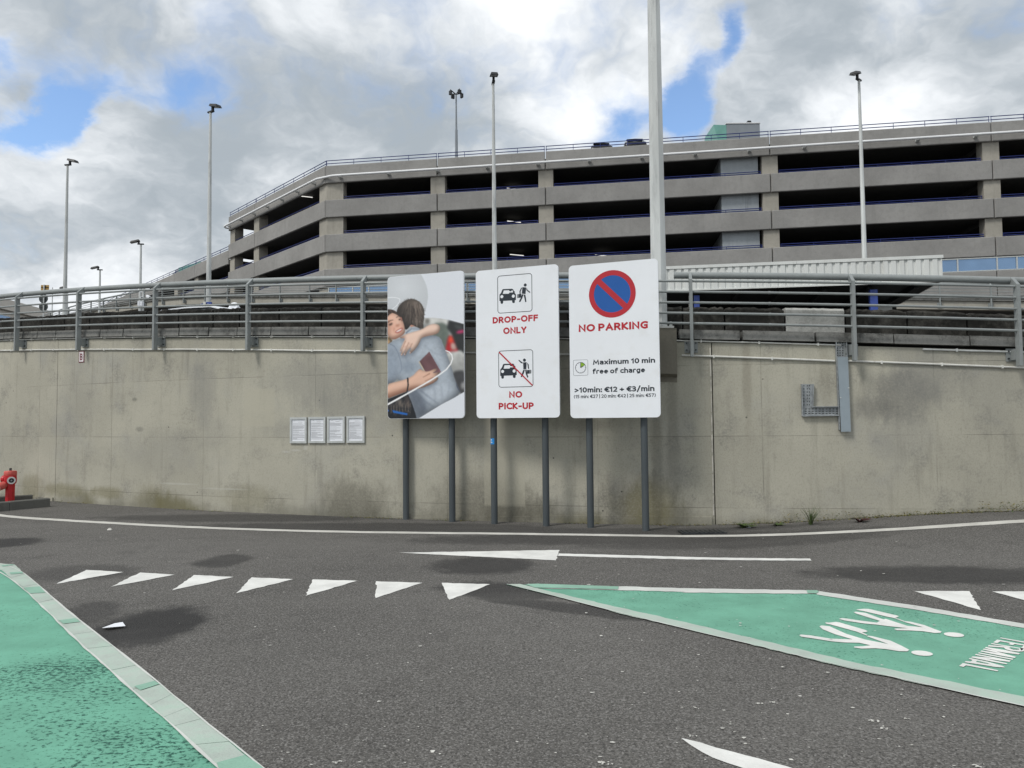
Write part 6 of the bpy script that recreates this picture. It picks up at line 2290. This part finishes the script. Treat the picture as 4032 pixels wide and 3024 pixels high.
def sweep(name, prof, mat):
    """prof: list of (inward offset, height below the deck edge)"""
    mb = MB()
    rows = []
    for t in TT:
        z = spl(t).z
        rows.append([mb.vert((*ofr(t, o).xy, z + h if h > -90 else 0.5)) for o, h in prof])
    m_ = len(prof)
    for a, b in zip(rows, rows[1:]):
        for k in range(m_):
            j = (k + 1) % m_
            mb.f.append([a[k], b[k], b[j], a[j]])
    mb.f.append(rows[0][::-1])
    mb.f.append(rows[-1])
    mb.mi = [0] * len(mb.f)
    return mb.build(name, mat, ov)


sweep('deck_edge', [(.15, -.08), (.15, .34), (.55, .34), (.55, -.08)], M['fascia'])
sweep('kerb_edge', [(.05, .36), (.05, .62), (.5, .62), (.5, .36)], M['coping'])
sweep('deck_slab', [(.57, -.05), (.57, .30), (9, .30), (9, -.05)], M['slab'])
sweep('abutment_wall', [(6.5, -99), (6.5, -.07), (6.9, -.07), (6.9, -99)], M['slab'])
ot = thing('guard_railing', 'distant grey tubular railing on the overpass seen through the nearer bars', 'railing', (5, 42, 8))
PL = list(np.arange(1.0, cum[-1] - 1, 2.3))
OH = lambda t: spl(t).z + 1.24


def far_bar(name, dz, rad, dr, n=8):
    for i in range(0, len(PL) - 1, 6):
        seg = PL[i:i + 7]
        pts = [(*ofr(t, dr).xy, OH(t) + dz) for t in seg]
        MB().tube(pts, rad, n).build(name, M['rail'], ot, smooth=True)


far_bar('handrail', 0, .05, .13, 10)
for d in (.11, .271, .431, .589, .742):
    far_bar('rail_bar', -d, .02, 0, 6)
for t in PL:
    c_ = ofr(t, 0)
    e = (ofr(t, .1) - c_).normalized()
    tg_ = Vector((-e.y, e.x, 0)) * .03
    H = OH(t)
    pf2 = [(-0.045, -1.24), (-0.045, -0.085), (0.10, 0.045), (0.14, -0.03), (0.045, -0.125), (0.045, -1.24)]
    pts = [Vector((c_.x, c_.y, 0)) + e * x + Vector((0, 0, H + z_)) for x, z_ in pf2]
    MB().hull([p_ - tg_ for p_ in pts], [p_ + tg_ for p_ in pts]).build('rail_post', M['rail'], ot)
    MB().box(Vector((c_.x, c_.y, H - 1.1)) + e * .1, .2, .09, .2, (tg_.normalized(), e, Vector((0, 0, 1)))).build('fixing_plate', M['rail'], ot)

# ------------------------------------------------------------------ camera pole, road signs, terminal
Yc = 19.5
bp = at_depth(563, 1229, Yc)
cp_ = thing('camera_pole', 'short white pole with security cameras and a grey box behind the ramp', 'camera pole', (bp.x, Yc, 1.75))
tz_ = at_depth(563, 1137, Yc).z
MB().tube([(bp.x, Yc, 1.75), (bp.x, Yc, tz_)], .024, 10).build('pole', M['galv'], cp_, smooth=True)
a, b = at_depth(545, 1187, Yc - .09), at_depth(563, 1205, Yc - .09)
bx = MB().box(((a.x + b.x) / 2, Yc - .09, (a.z + b.z) / 2), b.x - a.x, .1, a.z - b.z).build('control_box', M['paper'], cp_)
MB().box(((a.x + b.x) / 2 - .006, Yc - .142, (a.z + b.z) / 2), .004, .004, a.z - b.z - .01).build('door_seam', M['print_grey'], bx)


def cctv(u, v, d, L=.14):
    c_ = at_depth(u, v, Yc - .05)
    d = Vector(d).normalized()
    y_ = Vector((-d.y, d.x, 0)).normalized()
    ax = (d, y_, d.cross(y_))
    cm = MB().box(c_, L, .055, .05, ax).build('security_camera', M['board'], cp_)
    MB().box(c_ + d * L / 2, .012, .05, .045, ax).build('camera_glass', M['car_glass'], cm)
    MB().tube([c_ - d * .03 - Vector((0, 0, .03)), (bp.x, Yc, c_.z - .05)], .012, 6).build('camera_arm', M['board'], cm)


cctv(584, 1168, (.8, -.5, -.42))
cctv(558, 1172, (.5, -.8, -.2), .09)
cctv(584, 1139, (.95, -.3, -.05))
cctv(528, 1142, (-.95, -.3, -.12), .16)

Yr = 46.0
c_ = at_depth(171, 1240, Yr)
rs = thing('road_sign_post', 'road sign post seen from behind, one ochre square plate above two dark round plates', 'road sign', (c_.x, Yr, 1.75))
tp2 = at_depth(171, 1121, Yr)
MB().tube([(c_.x, Yr, 1.75), (c_.x, Yr, tp2.z)], .04, 10).build('pole', M['galv'], rs, smooth=True)
a, b = at_depth(156, 1121, Yr - .07), at_depth(187, 1149, Yr - .07)
sq = MB().box(((a.x + b.x) / 2, Yr + .07, (a.z + b.z) / 2), b.x - a.x, .02, a.z - b.z).build('square_plate', M['yellow_back'], rs)
for dz in (.08,):
    MB().box(((a.x + b.x) / 2, Yr + .05, (a.z + b.z) / 2 + dz), (b.x - a.x) * .96, .02, .035).build('stiffener', M['lamp_black'], sq)
MB().box(((a.x + b.x) / 2, Yr + .048, (a.z + b.z) / 2), .07, .018, (a.z - b.z) * .98).build('stiffener', M['lamp_black'], sq)
for v in (1176, 1207.5):
    p_ = at_depth(171, v, Yr + .06)
    dc = MB().tube([(p_.x, Yr + .055, p_.z), (p_.x, Yr + .075, p_.z)], .28, 28).build('round_plate', M['sign_back'], rs)
    MB().box((p_.x, Yr + .05, p_.z - .06), .5, .012, .03).build('stiffener', M['lamp_black'], dc)
p_ = at_depth(207, 1132, 58)
tpole = thing('thin_pole', 'thin plain grey pole right of the road sign post at the far left', 'pole', (p_.x, 58, 1.75))
MB().tube([(p_.x, 58, 1.75), (p_.x, 58, p_.z)], .035, 8).build('pole_shaft', M['galv'], tpole, smooth=True)

tA, tB_ = at_depth(-260, 1197, 128), at_depth(194, 1227, 165)
tm = thing('terminal_building', 'long low pale building far away at the left edge', 'building', (tA.x, tA.y, 0))
dT = Vector((tB_.x - tA.x, tB_.y - tA.y, 0))
bT = Vector((-40, 60, 0))
W4 = lambda z_: [(tA.x - dT.x, tA.y - dT.y, z_), (tB_.x, tB_.y, z_), (tB_.x + bT.x, tB_.y + bT.y, z_), (tA.x - dT.x + bT.x, tA.y - dT.y + bT.y, z_)]
zT = tB_.z
MB().hull(W4(0), W4(zT - 2.2)).build('wall', M['terminal'], tm)
nT = Vector((dT.y, -dT.x, 0)).normalized()
MB().hull([Vector(p_) + nT * .8 for p_ in W4(zT - 2.15)], [Vector(p_) + nT * .8 for p_ in W4(zT)]).build('roof_edge', M['terminal'], tm)
for k in range(8):
    f0, f1 = -.1 + k * .12, -.1 + k * .12 + .105
    q = [Vector((tA.x, tA.y, 0)) + dT * f + nT * .05 for f in (f0, f1)]
    za, zb2 = zT - 5.2, zT - 3.3
    MB().hull([(q[0].x, q[0].y, za), (q[1].x, q[1].y, za), (q[1].x, q[1].y, zb2), (q[0].x, q[0].y, zb2)], [Vector((q[0].x, q[0].y, za)) - nT * .04, Vector((q[1].x, q[1].y, za)) - nT * .04, Vector((q[1].x, q[1].y, zb2)) - nT * .04, Vector((q[0].x, q[0].y, zb2)) - nT * .04]).build('window', M['glass'], tm)

# ------------------------------------------------------------------ hydrant and its kerb
hb = on_ground(39, 1985)
hb = Vector((hb.x, hb.y + .35, 0))
hb = at_depth(39, 1960, hb.y)
hb.z = 0
hy = thing('fire_hydrant', 'red fire hydrant with a white outlet ring behind the dark kerb', 'hydrant', hb)
mb = MB()
octo(mb, hb, .092, hb + Vector((0, 0, .44)), .098, 8, .2)
mb.build('column', M['red_paint'], hy)
MB().tube([hb + Vector((0, 0, z_)) for z_ in (.40, .43, .50, .585)], [.10, .118, .122, .118], 20).build('outlet_body', M['red_paint'], hy, smooth=True)
MB().tube([hb + Vector((0, 0, z_)) for z_ in (.583, .60, .665, .685, .69)], [.115, .124, .122, .11, .02], 20).build('bonnet', M['red_faded'], hy, smooth=True)
MB().box(hb + Vector((0, 0, .715)), .034, .034, .06).build('spindle', M['bolt'], hy)
for d, zz_, L, mt in (((.62, -.75, -.06), .50, .20, 'red_paint'), ((-.55, -.80, -.30), .42, .24, 'red_faded'), ((-.97, .2, 0), .50, .17, 'red_paint')):
    d = Vector(d).normalized()
    s_ = hb + Vector((0, 0, zz_))
    o_ = MB().tube([s_ + d * .05, s_ + d * .11, s_ + d * .112, s_ + d * L], [.066, .072, .082, .088], 20).build('outlet', M['red_paint' if mt == 'red_paint' else 'red_faded'], hy, smooth=True)
    MB().tube([s_ + d * (L - .002), s_ + d * (L + .008)], [.080, .080], 20).build('outlet_ring', M['white_cap'], o_, smooth=True)
    MB().tube([s_ + d * (L + .006), s_ + d * (L + .012)], [.050, .050], 16).build('outlet_core', M['bolt'], o_)
    MB().tube([s_ + d * (L + .010), s_ + d * (L + .022)], [.016, .016], 8).build('outlet_stud', M['hub'], o_)

hy.scale = (.93, .93, .93)
kb = tag(MB().box(Vector((-12.2, 14.2, .02)), .02, .02, .02).build('kerb', M['kerb'], None), 'low dark concrete kerb round the fire hydrant', kind='structure')


def kerb_run(p0, p1, h, th, n):
    d = (p1 - p0) / n
    nr_ = Vector((-d.y, d.x, 0)).normalized() * th
    if nr_.y < 0:
        nr_ = -nr_
    e = d.normalized() * .004
    for i in range(n):
        a, b = p0 + d * i + e, p0 + d * (i + 1) - e
        lo = [a, b, b + nr_, a + nr_]
        c_ = .015
        m1_ = [q + Vector((0, 0, h - c_)) for q in lo]
        i1 = [a + e * 2 + nr_ * .12, b - e * 2 + nr_ * .12, b - e * 2 + nr_ * .88, a + e * 2 + nr_ * .88]
        mb = MB()
        mb.hull(lo, m1_)
        del mb.f[1], mb.mi[1]
        k0 = len(mb.v)
        mb.hull(m1_, [q + Vector((0, 0, h)) for q in i1])
        del mb.f[5], mb.mi[5]
        mb.build('kerb_stone', M['kerb'], kb)


ka, kb_ = on_ground(-330, 2046), on_ground(198, 1995)
kerb_run(ka, kb_, .165, .13, 3)
kc, kd = on_ground(-330, 1998) , on_ground(118, 1969)
kerb_run(kc + Vector((0, .1, 0)), kd + Vector((0, .1, 0)), .10, .12, 2)


# ------------------------------------------------------------------ weeds and litter
def weed(label, u, v, kind, n, h, spread, seed, cat='weed', mat='leaf', flower=False):
    g = on_ground(u, v)
    root = thing('weed', label, cat, g)
    rr = random.Random(seed)
    for i in range(n):
        a = rr.uniform(0, 6.283)
        L = h * rr.uniform(.55, 1.1)
        d = Vector((math.cos(a), math.sin(a) * .7, 0))
        lean = spread * rr.uniform(.3, 1)
        wd = .006 if kind == 'grass' else .016
        c0 = g + d * rr.uniform(0, .03)
        sdv = Vector((-d.y, d.x, 0)) * wd
        mb = MB()
        prev = None
        for k in range(5):
            f = k / 4
            q = c0 + d * (lean * f ** 1.6) + Vector((0, 0, L * (f - (.35 if kind != 'grass' else .12) * f * f)))
            ww = (1 - f) if kind == 'grass' else (math.sin(math.pi * (.12 + .86 * f)) * rr.uniform(.8, 1.5))
            cur = (mb.vert(q - sdv * ww), mb.vert(q + sdv * ww + Vector((0, 0, .003))))
            if prev:
                mb.f.append([prev[0], prev[1], cur[1], cur[0]])
                mb.mi.append(0)
            prev = cur
        mb.build('blade' if kind == 'grass' else 'leaf', M[mat], root, fix=False)
    if flower:
        q = g + Vector((.12, -.03, 0))
        MB().tube([q, q + Vector((.02, 0, .17))], .003, 5).build('stem', M[mat], root)
        MB().tube([q + Vector((.02, 0, .165)), q + Vector((.02, 0, .18))], [.012, .019], 10).build('flower_head', M['flower'], root)


weed('spiky tuft of grass at the foot of the wall right of the signs', 3192, 2066, 'grass', 46, .30, .16, 1, 'grass tuft')
weed('small leafy weed at the wall foot left of the poster sign', 1512, 2028, 'leaf', 22, .16, .13, 2)
weed('dandelion with one yellow flower left of the drop-off sign post', 1880, 2040, 'leaf', 26, .11, .19, 3, flower=True)
weed('flat green weed by the wall joint right of the no parking sign', 2925, 2078, 'leaf', 34, .09, .24, 4)
weed('thin weed sprig at the wall foot below the left part of the wall', 584, 1984, 'leaf', 10, .20, .09, 5)
weed('dark red leafy plant at the wall foot near the right edge', 3385, 2056, 'leaf', 26, .09, .16, 6, mat='leaf_dark')
weed('low green weed between the flat weed and the grass tuft', 3060, 2070, 'leaf', 18, .06, .16, 8)
mo = MB()
rr = random.Random(9)
for k in range(4200):
    if k < 2600:
        q = phi_u(2815 + 1500 * rr.random() ** .8, 2040, RW)
        hh = .10 * rr.random() ** 2 * (1.5 if math.sin(q * 90) > .3 else .6)
    else:
        q = phi_u(rr.uniform(-200, 2800), 2040, RW)
        hh = .035 * rr.random() ** 2
        if math.sin(q * 60) + math.sin(q * 143 + 1) < .25:
            continue
    r_ = RW + .03 + abs(rr.gauss(0, .05))
    p_ = ring(q, r_, 0)
    p_.z = ground_z(p_.x, p_.y) + max(0, hh - (r_ - RW - .03) * .6) + .004
    a = rr.uniform(0, 6.28)
    s_ = rr.uniform(.006, .018)
    d1 = Vector((math.cos(a), math.sin(a), rr.uniform(-.3, .6))) * s_
    d2 = Vector((-math.sin(a), math.cos(a), rr.uniform(0, 1.2))) * s_ * .7
    mo.face([p_ - d1, p_ + d2, p_ + d1], mi=0 if rr.random() < .72 else 1)
tag(mo.build('moss', [M['leaf_dry'], M['leaf']], None, fix=False), 'ochre moss and seedlings growing along the foot of the wall', kind='stuff')

g = on_ground(446, 2474)
pp = thing('paper_scrap', 'crumpled white paper scrap lying on the dark damp spot', 'litter', g)
q = [on_ground(u, v) for u, v in ((400, 2479), (425, 2483), (494, 2473), (483, 2465), (452, 2466))]
mb = MB()
ids = [mb.vert(p_ + Vector((0, 0, .012 + z_))) for p_, z_ in zip(q, (.0, .012, .004, .02, .012))]
c_ = mb.vert(sum(q, Vector()) / 5 + Vector((0, 0, .03)))
for i in range(5):
    mb.f.append([ids[i], ids[(i + 1) % 5], c_])
    mb.mi.append(0)
mb.build('sheet', M['paper'], pp, fix=False)
for (u, v, lab, sz) in ((478, 1982, 'small white carton at the foot of the wall on the left', .05), (433, 2087, 'grey stone chip on the asphalt below the white line on the left', .045), (2948, 2077, 'white scrap among the weeds by the wall joint', .04)):
    g = on_ground(u, v)
    o_ = thing('litter_scrap', lab, 'litter', g)
    rr = random.Random(int(u))
    lo = [g + Vector((math.cos(k * 1.05) * sz * rr.uniform(.7, 1.2), math.sin(k * 1.05) * sz * .7, .002)) for k in range(6)]
    hi = [p_ * .35 + g * .65 + Vector((0, 0, sz * rr.uniform(.5, .9))) for p_ in lo]
    MB().hull(lo, [g + (p_ - g) for p_ in hi]).build('scrap', M['paper'] if u != 433 else M['litter'], o_)
